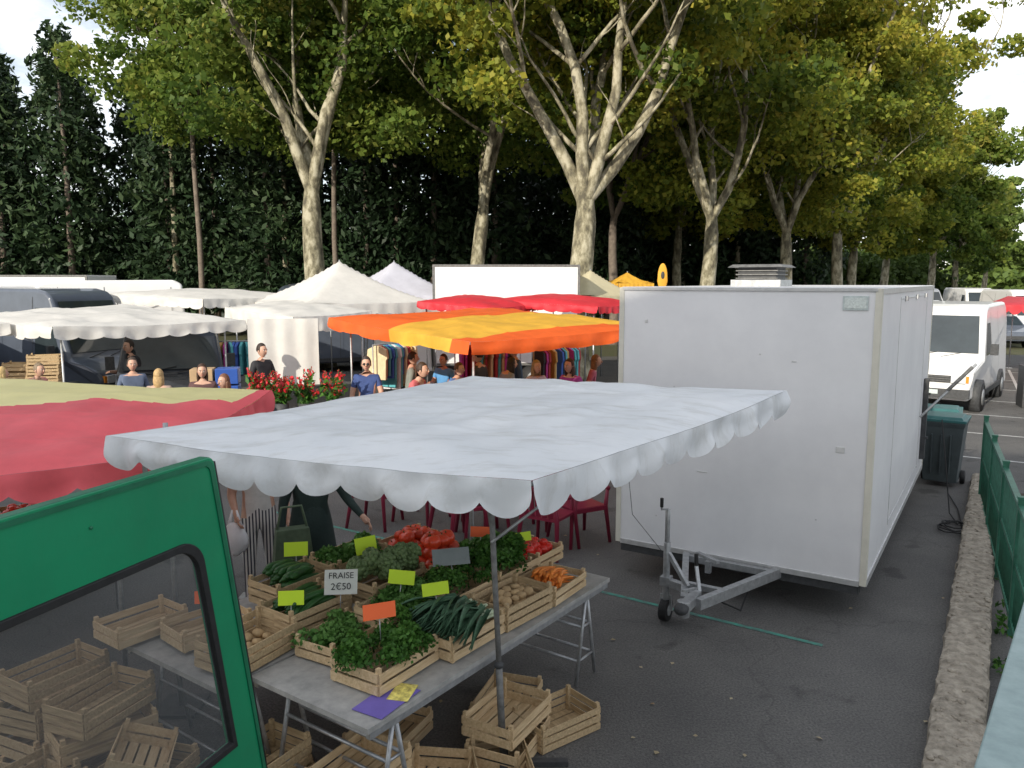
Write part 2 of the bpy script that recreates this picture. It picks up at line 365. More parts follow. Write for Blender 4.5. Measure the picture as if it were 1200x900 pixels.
for x,z in ((-.6,2.0),(.2,2.35),(.75,.9),(-.75,.7)): g.tube([(x,-.001,z),(x,-.007,z)],.008,M_alu,8)
sx=W2+.001
for y0 in (1.4,4.35): g.box((sx,y0,1.7),(.008,.012,2.3),M_alu)
for z0 in (.58,2.83): g.box((sx,2.88,z0),(.008,2.95,.012),M_alu)
for yy in (1.8,2.9,4.0): g.box((sx+.01,yy,2.83),(.03,.1,.05),M_metal)
g.box((sx+.03,4.75,1.15),(.06,.12,1.1),M_dark)
g.tube([(sx+.02,4.2,1.25),(sx+.6,4.5,1.95)],.016,M_metal,8); g.tube([(sx+.3,4.35,1.6),(sx+.56,4.48,1.91)],.024,M_pole,8)
for z0 in (.9,1.5): g.bar((sx,4.7,z0),(sx+.09,4.7,z0),.04,.03,M_dark)
vx,vy=-.2,1.5
g.box((vx,vy,ZT+.03),(.52,.52,.08),M_metal); g.box((vx,vy,ZT+.13),(.40,.40,.14),M_dark)
for k in range(3): g.box((vx,vy,ZT+.085+.04*k),(.44,.44,.012),M_pole)
g.box((vx,vy,ZT+.215),(.58,.58,.03),M_pole,taper=.85)
g.build('chassis_and_fittings',parent=tr,bevel=.004)
g=MB(); pts=[]
for i in range(70):
    a=i*.33; r_=.2+.07*math.sin(i*.7); pts.append((5.35+r_*math.cos(a)*.9+i*.003,9.35+r_*math.sin(a)*1.3,.02+.03*abs(math.sin(i*.9))))
g.tube(pts,.008,M_black,6); g.tube([(5.5,9.5,.03),(5.62,9.9,.05),(5.7,10.2,.6),(5.66,10.3,1.2)],.008,M_black,6); g.tube([(5.5,9.4,.02),(5.9,10.2,.02),(6.2,11.0,.02)],.008,M_black,6)
g.build('power_cable')

# ---------------------------------------------------------------- wheelie bins
M_bin=mat('grey_bin_plastic',(.055,.07,.075),.5,.15,8); M_lid=mat('teal_lid',(.03,.12,.12),.45,.1,8)
def wbin(name,loc,rz):
    g=MB(); 
    vs=[]; 
    for z,wx,wy in ((.08,.22,.22),(.9,.28,.31),(.96,.30,.33),(.98,.30,.33)):
        vs+=[(-wx,-wy,z),(wx,-wy,z),(wx,wy,z),(-wx,wy,z)]
    fs=[(3,2,1,0)]
    for k in range(3):
        for i in range(4): fs.append((k*4+i,k*4+(i+1)%4,k*4+4+(i+1)%4,k*4+4+i))
    g.add(vs,fs,M_bin)
    g.box((0,0,1.0),(.62,.68,.04),M_lid); g.box((0,-.02,1.035),(.54,.56,.04),M_lid,taper=.9)
    g.tube([(-.25,.36,1.0),(.25,.36,1.0)],.018,M_lid,8)
    for x in (-.26,.26): g.tube([(x-.03,.2,.1),(x+.03,.2,.1)],.1,M_black,16)
    for x in (-.12,0,.12): g.box((x,-.285,.5),(.02,.04,.6),M_bin,Matrix.Rotation(R(6),4,'X'))
    return g.build(name,loc,rz,bevel=.012)
wbin('wheelie_bin',(6.42,11.6,0),R(-35)); wbin('wheelie_bin',(6.75,12.35,0),R(-30)); 

# ---------------------------------------------------------------- canopies
def canopy(name,A,B,C,D,fm,val=.22,scal=10,edges=(0,1,2,3),rise=.08,wr=.012,nu=40,amp=.05,poles=True,seed=0,polez=0,parent=None,rip=1,crease=0):
    A,B,C,D=[Vector(p) for p in (A,B,C,D)]
    e=empty(name) if parent is None else parent
    g=MB(); vs=[];fs=[];ms=[]
    def P(u,v):
        p=(A*(1-u)+B*u)*(1-v)+(D*(1-u)+C*u)*v
        z=rise*(math.sin(math.pi*u)*math.sin(math.pi*v))**.6 if 0<u<1 and 0<v<1 else 0
        k=min(1,8*min(u,1-u,v,1-v)+.15)
        z+=wr*k*(noise.noise(Vector((u*5+seed,v*5,0)))*2+noise.noise(Vector((u*14+seed,v*3,3))))
        if crease:
            for cu,cv in ((0,0),(1,0),(1,1),(0,1)):
                du,dv=u-cu,v-cv; rr_=math.hypot(du,dv)
                if rr_<.5: z+=crease*math.sin(math.atan2(dv,du)*11+seed+2*noise.noise(Vector((u*4,v*4,7))))*math.sin(math.pi*rr_/.5)
            for vv in (.25,.5,.75): z+=crease*1.4*math.exp(-((v-vv-.01*noise.noise(Vector((u*3,vv,1))))/.014)**2)*k
            z+=crease*.8*math.exp(-((u-.5)/.012)**2)*k
        s_=.03*math.sin(math.pi*u)*(abs(v-.5)*2)**8+.03*math.sin(math.pi*v)*(abs(u-.5)*2)**8
        return p+Vector((0,0,z-s_))
    for j in range(nu+1):
        for i in range(nu+1): vs.append(P(i/nu,j/nu))
    for j in range(nu):
        for i in range(nu):
            fs.append((j*(nu+1)+i,j*(nu+1)+i+1,(j+1)*(nu+1)+i+1,(j+1)*(nu+1)+i)); ms.append(fm((i+.5)/nu,(j+.5)/nu))
    g.add(vs,fs,ms,True)
    ctr=(A+B+C+D)/4
    paths=[lambda t:(t,0),lambda t:(1,t),lambda t:(1-t,1),lambda t:(0,1-t)]
    for k in edges:
        pf=paths[k]; n=max(40,scal*12); vs=[];fs=[];ms=[]; rows=7
        p0=P(*pf(0));p1=P(*pf(1)); d=(p1-p0).normalized(); out=Vector((d.y,-d.x,0)); 
        if out.dot((p0+p1)/2-ctr)<0: out=-out
        for i in range(n+1):
            t=i/n; uv=pf(t); p=P(*uv)
            ph=t*scal
            dep=(val-amp)+amp*2*abs(math.sin(math.pi*ph))**.8
            dep*=1+.22*noise.noise(Vector((t*6+seed,k,1)))
            for r in range(rows+1):
                q=r/rows
                rp=rip*(.016*math.sin(2*math.pi*ph+1+k+2*noise.noise(Vector((t*4,k,seed))))+.05*noise.noise(Vector((t*scal*.7,k*3+seed,q*1.1))))*q**.8
                tw=rip*.02*noise.noise(Vector((t*scal*1.1,k*5+seed+9,q)))*q
                vs.append(p+out*(.006+rp+.012*math.sin(q*2))+d*tw+Vector((0,0,-dep*q)))
        for i in range(n):
            uv=pf((i+.5)/n)
            mm_=fm(min(max(uv[0],.001),.999),min(max(uv[1],.001),.999))
            for r in range(rows):
                a=i*(rows+1)+r; fs.append((a,a+rows+1,a+rows+2,a+1)); ms.append(mm_)
        g.add(vs,fs,ms,True)
    g.build('cover',parent=e)
    g=MB()
    if poles:
        for u,v in ((.07,.07),(.93,.07),(.93,.93),(.07,.93)):
            p=P(u,v); g.tube([(p.x,p.y,polez),(p.x,p.y,p.z-.03)],.018,M_metal,8)
            g.box((p.x,p.y,.012),(.16,.16,.02),M_metal)
    for a,b_ in (((.03,.03),(.97,.03)),((.97,.03),(.97,.97)),((.97,.97),(.03,.97)),((.03,.97),(.03,.03)),((.03,.5),(.97,.5))):
        pa,pb=P(*a)-Vector((0,0,.06)),P(*b_)-Vector((0,0,.06)); 
        g.tube([pa,pb],.012,M_metal,6)
    if len(g.v): g.build('frame',parent=e)
    return e
wh=lambda u,v:M_wcan
CA,CB,CC,CD=(-2.52,4.85,2.05),(.10,3.93,2.0),(2.16,6.2,2.15),(-.35,7.0,2.17)
ec=canopy('white_market_canopy',CA,CB,CC,CD,wh,val=.165,scal=10,rise=.07,wr=.018,nu=130,amp=.04,poles=False,seed=3,rip=1.25,crease=.006)
g=MB()
g.tube([(-.05,4.62,0),(-.13,4.42,1.97)],.017,M_pole,10); g.tube([(-.052,4.615,.0),(-.08,4.545,.7)],.022,M_pole,10)
g.ell((-.08,4.545,.7),(.032,.032,.025),M_dark,10,6)
g.bar((-.45,4.62,.02),(.35,4.62,.02),.05,.03,M_dark); g.bar((-.05,4.2,.05),(-.05,5.0,.05),.05,.03,M_dark)
for p in ((-2.35,5.3),(-.35,6.7)): g.tube([(p[0],p[1],0),(p[0],p[1],2.05)],.018,M_metal,8); g.box((p[0],p[1],.012),(.3,.3,.02),M_dark)
g.tube([(-.12,4.44,1.5),(.9,5.3,2.03)],.010,M_metal,6)
g.build('poles',parent=ec)

canopy('red_yellow_market_canopy',(-5.9,3.5,1.80),(-2.45,5.15,1.84),(-2.28,7.45,1.98),(-5.5,7.3,2.17),
   lambda u,v:(M_pyel if v>.54+.24*max(0,u-.15) and not u>.97 else M_pink),val=.17,scal=10,rise=.05,wr=.025,amp=.035,seed=9,nu=90,crease=.008)
canopy('orange_yellow_market_canopy',(-3.45,15,2.33),(-.58,11,2.17),(2.6,13.4,2.27),(-.3,17.6,2.42),
   lambda u,v:(M_or if u>.90 or u<.50 else M_yel),val=.19,scal=7,rise=.10,wr=.03,amp=.012,seed=5,nu=60,crease=.012)
canopy('white_awning',(-11,15.6,2.35),(-7.4,12.8,2.28),(-5.1,15.2,2.27),(-8.7,18,2.50),lambda u,v:M_wcan2,val=.2,scal=9,rise=.07,wr=.03,amp=.02,seed=1,crease=.01)
canopy('white_awning',(-14.5,14.0,2.35),(-10.6,11.5,2.3),(-8.6,13.6,2.30),(-12.6,17,2.50),lambda u,v:M_wcan2,val=.2,scal=9,rise=.07,wr=.03,amp=.02,seed=2,crease=.01)
canopy('white_awning',(-6.3,17.5,2.45),(-4.2,15.3,2.33),(-3.0,17,2.38),(-5,19.5,2.6),lambda u,v:M_wcan2,val=.3,scal=9,rise=.07,wr=.02,amp=.012,seed=4)
canopy('white_awning',(-10.5,20.5,2.7),(-7.2,18.6,2.6),(-5.4,21,2.65),(-9,23,2.8),lambda u,v:M_wcan2,val=.2,scal=9,rise=.1,wr=.02,amp=.02,seed=6)
canopy('red_awning',(-2.2,18.6,2.55),(-.4,17.8,2.42),(.7,19.2,2.5),(-1.2,20.3,2.68),lambda u,v:M_red,val=.15,scal=8,rise=.1,seed=7,amp=.015)
canopy('red_awning',(-.4,19.2,2.6),(1.9,17.6,2.45),(3.2,19,2.5),(1.0,20.6,2.7),lambda u,v:M_red,val=.15,scal=8,rise=.1,seed=8,amp=.015)
canopy('red_awning',(14.2,24,2.35),(16.6,22.3,2.25),(20,26,2.35),(17.4,28,2.5),lambda u,v:M_red,val=.2,scal=9,rise=.1,seed=10)
def tent(name,loc,hw,eave,peak,m,rz=0,n=16):
    e=empty(name,loc,rz); g=MB(); vs=[];fs=[]
    for j in range(2*n+1):
        for i in range(2*n+1):
            x=(i-n)/n;y=(j-n)/n; q=1-max(abs(x),abs(y)); vs.append((x*hw,y*hw,eave+(peak-eave)*(q**1.35)-.03*(1-q)*math.cos(3*x*y)+.02*noise.noise(Vector((x*4,y*4,hw)))))
    k=2*n+1
    for j in range(2*n):
        for i in range(2*n): fs.append((j*k+i,j*k+i+1,(j+1)*k+i+1,(j+1)*k+i))
    g.add(vs,fs,m,True)
    for a in range(4):
        M_=Matrix.Rotation(a*math.pi/2,4,'Z'); vs=[];fs=[]
        for i in range(41):
            x=-hw+2*hw*i/40
            for r in range(3): vs.append(M_@Vector((x,-hw-.01-.01*r*math.sin(i*1.3),eave-.12*r-(.03*abs(math.sin(i*.5*math.pi/2)) if r==2 else 0))))
        for i in range(40):
            for r in range(2): fs.append((i*3+r,i*3+3+r,i*3+4+r,i*3+1+r))
        g.add(vs,fs,m,True)
    g.build('cover',parent=e)
    g=MB()
    for x in (-1,1):
        for y in (-1,1): g.tube([(x*hw*.97,y*hw*.97,0),(x*hw*.97,y*hw*.97,eave)],.02,M_metal,6)
    g.tube([(0,0,eave),(0,0,peak+.02)],.02,M_metal,6)
    g.build('frame',parent=e)
tent('white_peaked_tent',(-4.3,20,0),1.75,2.5,3.52,M_wcan2,R(40))
tent('lavender_peaked_tent',(-3.6,24.5,0),1.6,2.6,3.62,M_lav,R(30))
tent('tan_peaked_tent',(2.3,23.5,0),1.1,2.6,3.35,M_tan,R(35))
tent('yellow_parasol',(3.6,25,0),.6,2.95,3.3,M_yel,R(20))
g=MB()
g.tube([(4.7,25,0),(4.7,25,2.8)],.02,M_metal,6)
g.ell((4.7,25,3.15),(.17,.03,.42),M_yel,14,10,lambda p:Vector((p.x*(1 if p.z<0 else .9),p.y,p.z))); g.ell((4.7,24.965,3.2),(.06,.01,.12),M_dark,10,6)
g.build('yellow_feather_flag')
g=MB(); vs=[];fs=[]
for i in range(31):
    for j in range(9): vs.append((-5.0+i*.042,15.0+.018*math.sin(i*.7)+.01*i,2.3-j*.16))
for i in range(30):
    for j in range(8): fs.append((i*9+j,i*9+9+j,i*9+10+j,i*9+1+j))
g.add(vs,fs,M_wcan2,True); g.build('side_curtain')

# ---------------------------------------------------------------- vehicles
def van(name,loc,rz,L_=4.9,W=1.95,H=2.45,paint=M_paint,bonnet=.85):
    e=empty(name,loc,rz); g=MB()
    prof=[(0.04,.3),(0,.55),(.02,.8),(.12,.98),(bonnet*.6,1.12),(bonnet,1.22),(bonnet+.62,H-.22),(bonnet+.78,H-.09),(bonnet+1.1,H-.02),(L_-.25,H),(L_-.04,H-.12),(L_,H-.5),(L_,.3)]
    def hw(z): return W/2*(1 if z<1.25 else 1-.13*(z-1.25)/(H-1.25))
    fw=lambda y: .86 if y<.05 else (.93 if y<.15 else 1)
    vs=[(-hw(z)*fw(y),y,z) for y,z in prof]+[(hw(z)*fw(y),y,z) for y,z in prof]; n=len(prof)
    fs=[tuple(range(n)),tuple(range(2*n-1,n-1,-1))]+[((i+1)%n,i,n+i,n+(i+1)%n) for i in range(n)]
    g.add(vs,fs,paint); g.build('body',parent=e,bevel=.07,seg=3)
    g=MB()
    def yz(t): return (bonnet+.62*t, 1.22+(H-.22-1.22)*t)
    a,b_=yz(.10),yz(.93); off=Vector((0,-.02,.014))
    g.add([Vector((-hw(a[1])*.88,*a))+off,Vector((hw(a[1])*.88,*a))+off,Vector((hw(b_[1])*.85,*b_))+off,Vector((-hw(b_[1])*.85,*b_))+off],[(0,1,2,3)],M_glass)
    for s in (-1,1):
        z0,z1=1.28,H-.45; o_=.008*s
        g.add([(s*hw(z0)+o_,bonnet+.3,z0),(s*hw(z0)+o_,bonnet+1.1,z0),(s*hw(z1)+o_,bonnet+1.1,z1),(s*hw(z1)+o_,bonnet+.68,z1)],[(0,1,2,3)],M_glass)
        for yy in (bonnet+1.18,bonnet+2.3,L_-.35):
            g.add([(s*(W/2)+o_,yy,.5),(s*(W/2)+o_,yy+.015,.5),(s*(W/2)+o_,yy+.015,1.24),(s*(W/2)+o_,yy,1.24)],[(0,1,2,3)],M_dark)
            g.add([(s*hw(1.24)+o_,yy,1.24),(s*hw(1.24)+o_,yy+.015,1.24),(s*hw(H-.2)+o_,yy+.015,H-.2),(s*hw(H-.2)+o_,yy,H-.2)],[(0,1,2,3)],M_dark)
        g.box((s*(W/2+.01),L_/2,.42),(.03,L_-1.8,.12),M_dark)
        g.box((s*(W/2+.14),bonnet+.42,1.42),(.16,.08,.26),M_dark)
        for yy in (.85,L_-1.0):
            g.tube([(s*(W/2-.2),yy,.34),(s*(W/2+.012),yy,.34)],.4,M_dark,20)
            g.tube([(s*(W/2-.18),yy,.33),(s*(W/2+.03),yy,.33)],.33,M_black,20); g.tube([(s*(W/2),yy,.33),(s*(W/2+.04),yy,.33)],.19,M_metal,14)
        g.box((s*.64,.0,.80),(.3,.08,.17),M_lamp); g.box((s*.81,.04,.80),(.07,.10,.15),M_amber)
    g.box((0,-.01,.80),(.96,.06,.15),M_dark)
    for q in range(3): g.box((0,-.05,.75+q*.05),(.96,.02,.012),M_pole)
    g.box((0,-.035,.47),(W*.88,.12,.2),M_dark); g.box((0,-.1,.5),(.5,.01,.1),M_lab)
    g.bar((-.5,bonnet-.02,1.235),(.1,bonnet+.07,1.36),.015,.01,M_black); g.bar((.1,bonnet-.02,1.235),(.6,bonnet+.07,1.36),.015,.01,M_black)
    g.build('fittings',parent=e)
    return e
M_lamp=mat('headlamp',(.6,.62,.64),.15,.1,20); M_amber=mat('amber_lamp',(.7,.25,.03),.3,.1,20)
def head(dx,dy): return math.atan2(dy,dx)-math.pi/2
van('white_van',(9.62,18.25,0),head(.62,.78),4.9,2.0,2.47)
M_dkp=mat('dark_car_paint',(.03,.035,.045),.25,.1,3,coat=.5); M_grp=mat('grey_car_paint',(.08,.095,.125),.3,.1,3,coat=.5); M_bluep=mat('blue_paint',(.03,.09,.36),.4,.1,3)
van('black_van',(-6.35,14.6,0),head(-.35,.93),4.7,1.95,2.12,M_dkp)
van('dark_blue_van',(-8.9,18.6,0),head(-.9,.35),5,2,2.85,M_grp)
van('black_van',(-11.6,14.4,0),head(-.5,.87),4.7,1.95,2.0,M_dkp)
van('white_van',(-14.5,21.5,0),head(.9,.44),5.2,2,3.05)
van('white_van',(-12.3,24,0),head(-.85,.5),5.2,2,3.1)
van('grey_van',(-9.0,26,0),head(.9,.4),5.2,2,2.95,M_grp)
van('white_van',(-17,19,0),head(.6,.8),5.2,2,2.9)
van('white_van',(5.6,26,0),head(.9,.4),5,2,2.8)
van('grey_van',(8.5,30,0),head(.9,.4),5,2,2.4,M_grp)
van('white_van',(11.5,29,0),head(.9,.4),5,2,2.3)
def boxtruck(name,loc,rz,L_=4.6,W=2.3,H=3.5):
    e=empty(name,loc,rz); g=MB()
    g.box((0,L_/2,(H+.75)/2),(W,L_,H-.75),M_paint); g.box((0,-.85,1.35),(W*.88,1.6,1.5),M_paint,taper=.9)
    g.build('body',parent=e,bevel=.04); g=MB()
    g.box((0,L_/2,.68),(W*.8,L_,.12),M_dark)
    for x in (-W/2,W/2):
        for z in (.8,H-.03): g.box((x,L_/2,z),(.03,L_,.06),M_pole)
        for y in (.02,L_-.02): g.box((x,y,(H+.75)/2),(.035,.06,H-.8),M_pole)
        for y in (-.9,L_-1.2): g.tube([(x*.78,y,.4),(x*.98,y,.4)],.4,M_black,18); g.tube([(x*.9,y,.4),(x*.99,y,.4)],.2,M_metal,14)
    g.box((0,-1.62,1.6),(W*.72,.02,.55),M_glass)
    g.build('fittings',parent=e)
boxtruck('white_box_truck',(-2.15,22.3,0),head(1,.05),3.9,2.3,3.45)
boxtruck('white_box_truck',(-17.5,25,0),head(1,.1),4.5,2.3,3.2)
def car(name,loc,rz,paint):
    e=empty(name,loc,rz); g=MB()
    prof=[(0,.35),(0,.62),(.1,.75),(1.1,.93),(1.75,1.4),(2.3,1.48),(3.3,1.43),(3.95,1.0),(4.25,.9),(4.3,.4)]
    hw=lambda z:.86 if z<1 else .86-.22*(z-1)/.48
    n=len(prof); vs=[(-hw(z),y,z) for y,z in prof]+[(hw(z),y,z) for y,z in prof]
    g.add(vs,[tuple(range(n)),tuple(range(2*n-1,n-1,-1))]+[((i+1)%n,i,n+i,n+(i+1)%n) for i in range(n)],paint); g.build('body',parent=e,bevel=.05)
    g=MB(); g.add([(-.74,1.2,1.02),(.74,1.2,1.02),(.62,1.7,1.40),(-.62,1.7,1.40)],[(0,1,2,3)],M_glass)
    for s in (-1,1):
        g.add([(s*.875,1.55,1.0),(s*.875,3.7,1.0),(s*.72,3.2,1.37),(s*.70,1.95,1.37)],[(0,1,2,3)],M_glass)
        for y in (.85,3.45): g.tube([(s*.7,y,.31),(s*.88,y,.31)],.31,M_black,16); g.tube([(s*.8,y,.31),(s*.89,y,.31)],.18,M_metal,12)
        g.box((s*.6,-.01,.66),(.34,.04,.13),M_lamp)
    g.box((0,-.01,.5),(1.5,.05,.16),M_dark)
    g.build('fittings',parent=e)
M_redp=mat('red_paint',(.4,.02,.02),.3,.1,3)
for i,(x,y) in enumerate(((24,40),(27.5,44),(30,50),(33,52),(36,57),(28,52),(39,64),(43,70),(32,62),(47,78),(20.5,36),(41,60),(17.5,30),(22.5,35.5),(25.5,38),(15.5,33))):
    if i%3==2: van('white_van',(x,y,0),head(-.3+.2*(i%4),.9),4.9,1.95,2.4+.1*(i%3))
    else: car('parked_car',(x,y,0),head(.5-.3*(i%3),.9),[M_paint,M_grp,M_dkp,M_redp,M_bluep,M_paint][i%6])
g=MB()
for k,(x,y) in enumerate(((12.3,18.9),(13.6,20.2))):
    d=Vector((.8,-.3,0)).normalized()
    for i in range(13): p=Vector((x,y,0))+d*i*.13; g.tube([p,p+Vector((0,0,1.9))],.012,M_black,5)
    for j in range(14): p=Vector((x,y,.1+j*.138)); g.tube([p,p+d*1.56],.012,M_black,5)
g.box((12.9,18.8,.5),(1.3,.6,1.0),M_dark,R(-20))
g.build('black_wire_display_rack')
g=MB()
for i in range(5): g.box((11.6+i*.75,16.9-.15*i,.75),(.06,.5,1.5),M_dark,R(-20)); 
g.box((13.1,16.6,.5),(2.9,.5,.9),M_dark,R(-11)); g.build('dark_stall_counter')

# green van + open rear door
gv=empty('green_van'); 
d0=Vector((-1.86,1.36,0)); d1t=Vector((-1.21,3.15,0)); dx=(d1t-d0); dl=dx.length; dx.normalize(); nx=Vector((dx.y,-dx.x,0))
def DP(s,z,o=0): return d0+dx*s+Vector((0,0,z))+nx*o
def redge(z): return dl+.165*(2.3-z)
Zt=2.30; th=.05
def outline(ins,zb,zt,rc,sL,n=7):
    pts=[(sL+ins,zb),(redge(zb)-ins,zb)]
    zt_=zt-ins
    for k in range(n+1):
        a=k/n*math.pi/2
        pts.append((redge(zt_-rc+rc*math.sin(a))-ins-rc+rc*math.cos(a),zt_-rc+rc*math.sin(a)))
    for k in range(n+1):
        a=math.pi/2+k/n*math.pi/2
        pts.append((sL+ins+rc+rc*math.cos(a),zt_-rc+rc*math.sin(a)))
    return pts
out=outline(0,.45,Zt,.03,0)
wl,wb,wt,rc=.24,1.02,1.985,.10
wr_=lambda z:redge(z)-.165
n=7
inn=[(wl,wb),(wr_(wb),wb)]
for k in range(n+1):
    a=k/n*math.pi/2; z=wt-rc+rc*math.sin(a); inn.append((wr_(z)-rc+rc*math.cos(a),z))
for k in range(n+1):
    a=math.pi/2+k/n*math.pi/2; inn.append((wl+rc+rc*math.cos(a),wt-rc+rc*math.sin(a)))
def ring(g,o1,i1,h,m,edge=None):
    K=len(o1); vs=[DP(*p,h) for p in o1]+[DP(*p,h) for p in i1]+[DP(*p,h-th) for p in o1]+[DP(*p,h-th) for p in i1]
    fs=[];ms=[]
    for i in range(K):
        j=(i+1)%K
        fs+=[(i,j,K+j,K+i),(2*K+j,2*K+i,3*K+i,3*K+j),(j,i,2*K+i,2*K+j),(K+i,K+j,3*K+j,3*K+i)]; ms+=[m,m,edge or m,m]
    g.add(vs,fs,ms)
g=MB(); ring(g,out,inn,0,M_green,M_green2)
g.build('rear_door_frame',parent=gv,bevel=.006)
g=MB()
cx=sum(p[0] for p in inn)/len(inn); cz=(wb+wt)/2
def shr(P_,k):
    return [(s-k*(1 if s>cx else -1),z-k*(1 if z>cz else -1)) for s,z in P_]
th=.03
i2=shr(inn,.022)
ring(g,shr(inn,-.008),i2,.012,M_black)
g.build('window_seal',parent=gv,bevel=.004)
g=MB(); g.add([DP(*p,-.01) for p in shr(inn,.015)],[tuple(range(len(inn)))],glassmat('tinted_window',(.10,.11,.115),.5)); g.build('window_glass',parent=gv)
g=MB(); th=.012
ring(g,shr(out,.012),shr(out,.03),.006,M_green2)
g.tube([DP(redge(.5)+.012,.5,-.02),DP(redge(2.27)+.012,2.27,-.02)],.012,M_black,8)
for q in (.12,.5,.9,1.3): g.tube([DP(q,2.18,-.001),DP(q,2.18,.006)],.006,M_green2,8)
g.build('door_trim',parent=gv)
g=MB(); g.M=Matrix.Translation((-2.75,-1.2,0))@Matrix.Rotation(head(.34,.94),4,'Z')
g.box((0,0,1.35),(1.7,4.4,1.9),M_green,taper=.94)
for s in (-1,1):
    for y in (-1.5,1.4): g.tube([(s*.6,y,.33),(s*.86,y,.33)],.33,M_black,18)
g.box((0,0,.38),(1.6,4.3,.1),M_dark); g.box((.86,-.9,1.7),(.02,1.2,.6),M_glass)
g.build('van_body',parent=gv,bevel=.05)

# ---------------------------------------------------------------- front stall
TX,TY=-.73,3.76; SA=math.atan2(.815,.58)
def S(a,b_,z=0): return Vector((TX+.58*a-.815*b_,TY+.815*a+.58*b_,z))
M_table=mat('grey_table_top',(.42,.41,.39),.5,.15,10,.1,30,c2=(.27,.27,.26))
def table(name,a0,a1,b0,b1,z=.75):
    g=MB(); w_,d_=a1-a0,b1-b0
    g.box((w_/2,d_/2,z-.015),(w_,d_,.03),M_table); 
    for y in (.02,d_-.02): g.box((w_/2,y,z-.05),(w_-.04,.03,.04),M_metal)
    for x in (.25,w_-.25):
        for y in (.06,d_-.06):
            g.tube([(x-.14,y,.02),(x,y,z-.03)],.014,M_metal,8); g.tube([(x+.14,y,.02),(x,y,z-.03)],.014,M_metal,8)
        for zz,k in ((.2,.75),(.45,.4)):
            g.tube([(x-.14*k,.06,zz),(x-.14*k,d_-.06,zz)],.011,M_metal,6); g.tube([(x+.14*k,.06,zz),(x+.14*k,d_-.06,zz)],.011,M_metal,6)
            g.tube([(x-.14*k,.06,zz),(x+.14*k,.06,zz)],.009,M_metal,6)
    o=g.build(name,S(a0,b0),SA); return o
table('trestle_table',0,2.55,0,.95); table('trestle_table',-.2,2.0,.97,1.95)

def crate_mesh(L_,W,H,m=M_wood,seed=0):
    g=MB(); rr=random.Random(seed)
    for sx_ in (-1,1):
        for sy in (-1,1):
            g.box((sx_*(L_/2-.014),sy*(W/2-.014),H/2+.01),(.024,.024,H+.02),m)
    ns=2 if H<.16 else 3
    for k in range(ns):
        z=H*(k+.5)/ns
        for sy in (-1,1): g.box((0,sy*(W/2+.003),z),(L_+rr.uniform(-.004,.004),.007,H/ns*.74),m,Matrix.Rotation(rr.uniform(-.012,.012),4,'Y'))
        for sx_ in (-1,1): g.box((sx_*(L_/2+.003),0,z+.002),(.008,W-.012,H/ns*.78),m)
    nb=5
    for k in range(nb):
        y=-W/2+W*(k+.5)/nb; g.box((0,y,.008),(L_-.01,W/nb*.8,.008),m)
    return g
protos=[crate_mesh(.52,.36,.14,M_wood,1),crate_mesh(.50,.32,.17,M_wood2,2),crate_mesh(.46,.30,.12,M_wood,3)]
pm={}
def crate(kind,loc,rz=0,rot=None,name='wooden_crate'):
    if kind not in pm:
        o=protos[kind].build(name,loc,rz,rot=rot); pm[kind]=o; return o
    return inst(pm[kind],name,loc,rz,rot=rot)
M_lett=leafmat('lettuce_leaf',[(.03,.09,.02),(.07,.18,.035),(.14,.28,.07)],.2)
M_leek=mat('leek_green',(.07,.15,.085),.5,.3,10,stretch=(1,8,1)); M_leekw=mat('leek_white',(.5,.58,.40),.5,.1,10)
M_tom=mat('tomato_red',(.66,.06,.02),.3,.25,6,spec=.5); M_car=mat('carrot_orange',(.78,.24,.04),.5,.15,10); M_cuc=mat('cucumber_green',(.025,.09,.02),.35,.3,14)
M_art=mat('artichoke_green',(.12,.18,.07),.6,.3,20); M_pot=mat('potato_skin',(.46,.32,.17),.8,.2,16); M_stem=mat('stem',(.05,.09,.02),.7)
M_pep=mat('red_pepper',(.6,.03,.02),.25,.1,8)
def heap(par,n,lx,ly,z0,h,size,m,ragged=.6):
    P=[]
    bun=[(random.uniform(-lx,lx),random.uniform(-ly,ly),random.uniform(.4,1)*h) for _ in range(18)]
    for _ in range(n):
        bx,by,bz=random.choice(bun); r_=abs(random.gauss(0,1)); th_=random.uniform(0,6.28)
        q=.065*math.sqrt(r_)
        P.append((bx+q*math.cos(th_),by+q*math.sin(th_),z0+max(.0,bz*(1-.25*r_)+random.uniform(-.02,.02))))
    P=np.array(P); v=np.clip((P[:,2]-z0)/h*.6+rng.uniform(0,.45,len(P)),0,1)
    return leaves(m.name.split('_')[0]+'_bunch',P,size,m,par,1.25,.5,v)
def tag(par,x,y,z,c,w_=.15,h_=.1,rz=0,txt=None,tilt=.25):
    g=MB(); g.box((0,0,h_/2+.06),(w_,.003,h_),c); g.tube([(0,.004,-.06),(0,.004,.08)],.003,M_metal,5)
    o=g.build('price_tag',(x,y,z),0,parent=par,rot=(tilt*-1,random.uniform(-.12,.12) if par else 0,rz)); 
    return o
M_neon=mat('neon_yellow_card',(.55,.76,.03),.6,.03,5); M_neono=mat('neon_orange_card',(.88,.15,.04),.6,.03,5); M_card=mat('white_card',(.62,.63,.58),.6,.08,8); M_ink=mat('black_ink',(.02,.02,.02),.6)
M_slate=mat('slate_card',(.22,.25,.25),.6,.1,8)
def facecam(): return -SA+R(8)+random.uniform(-.25,.25)
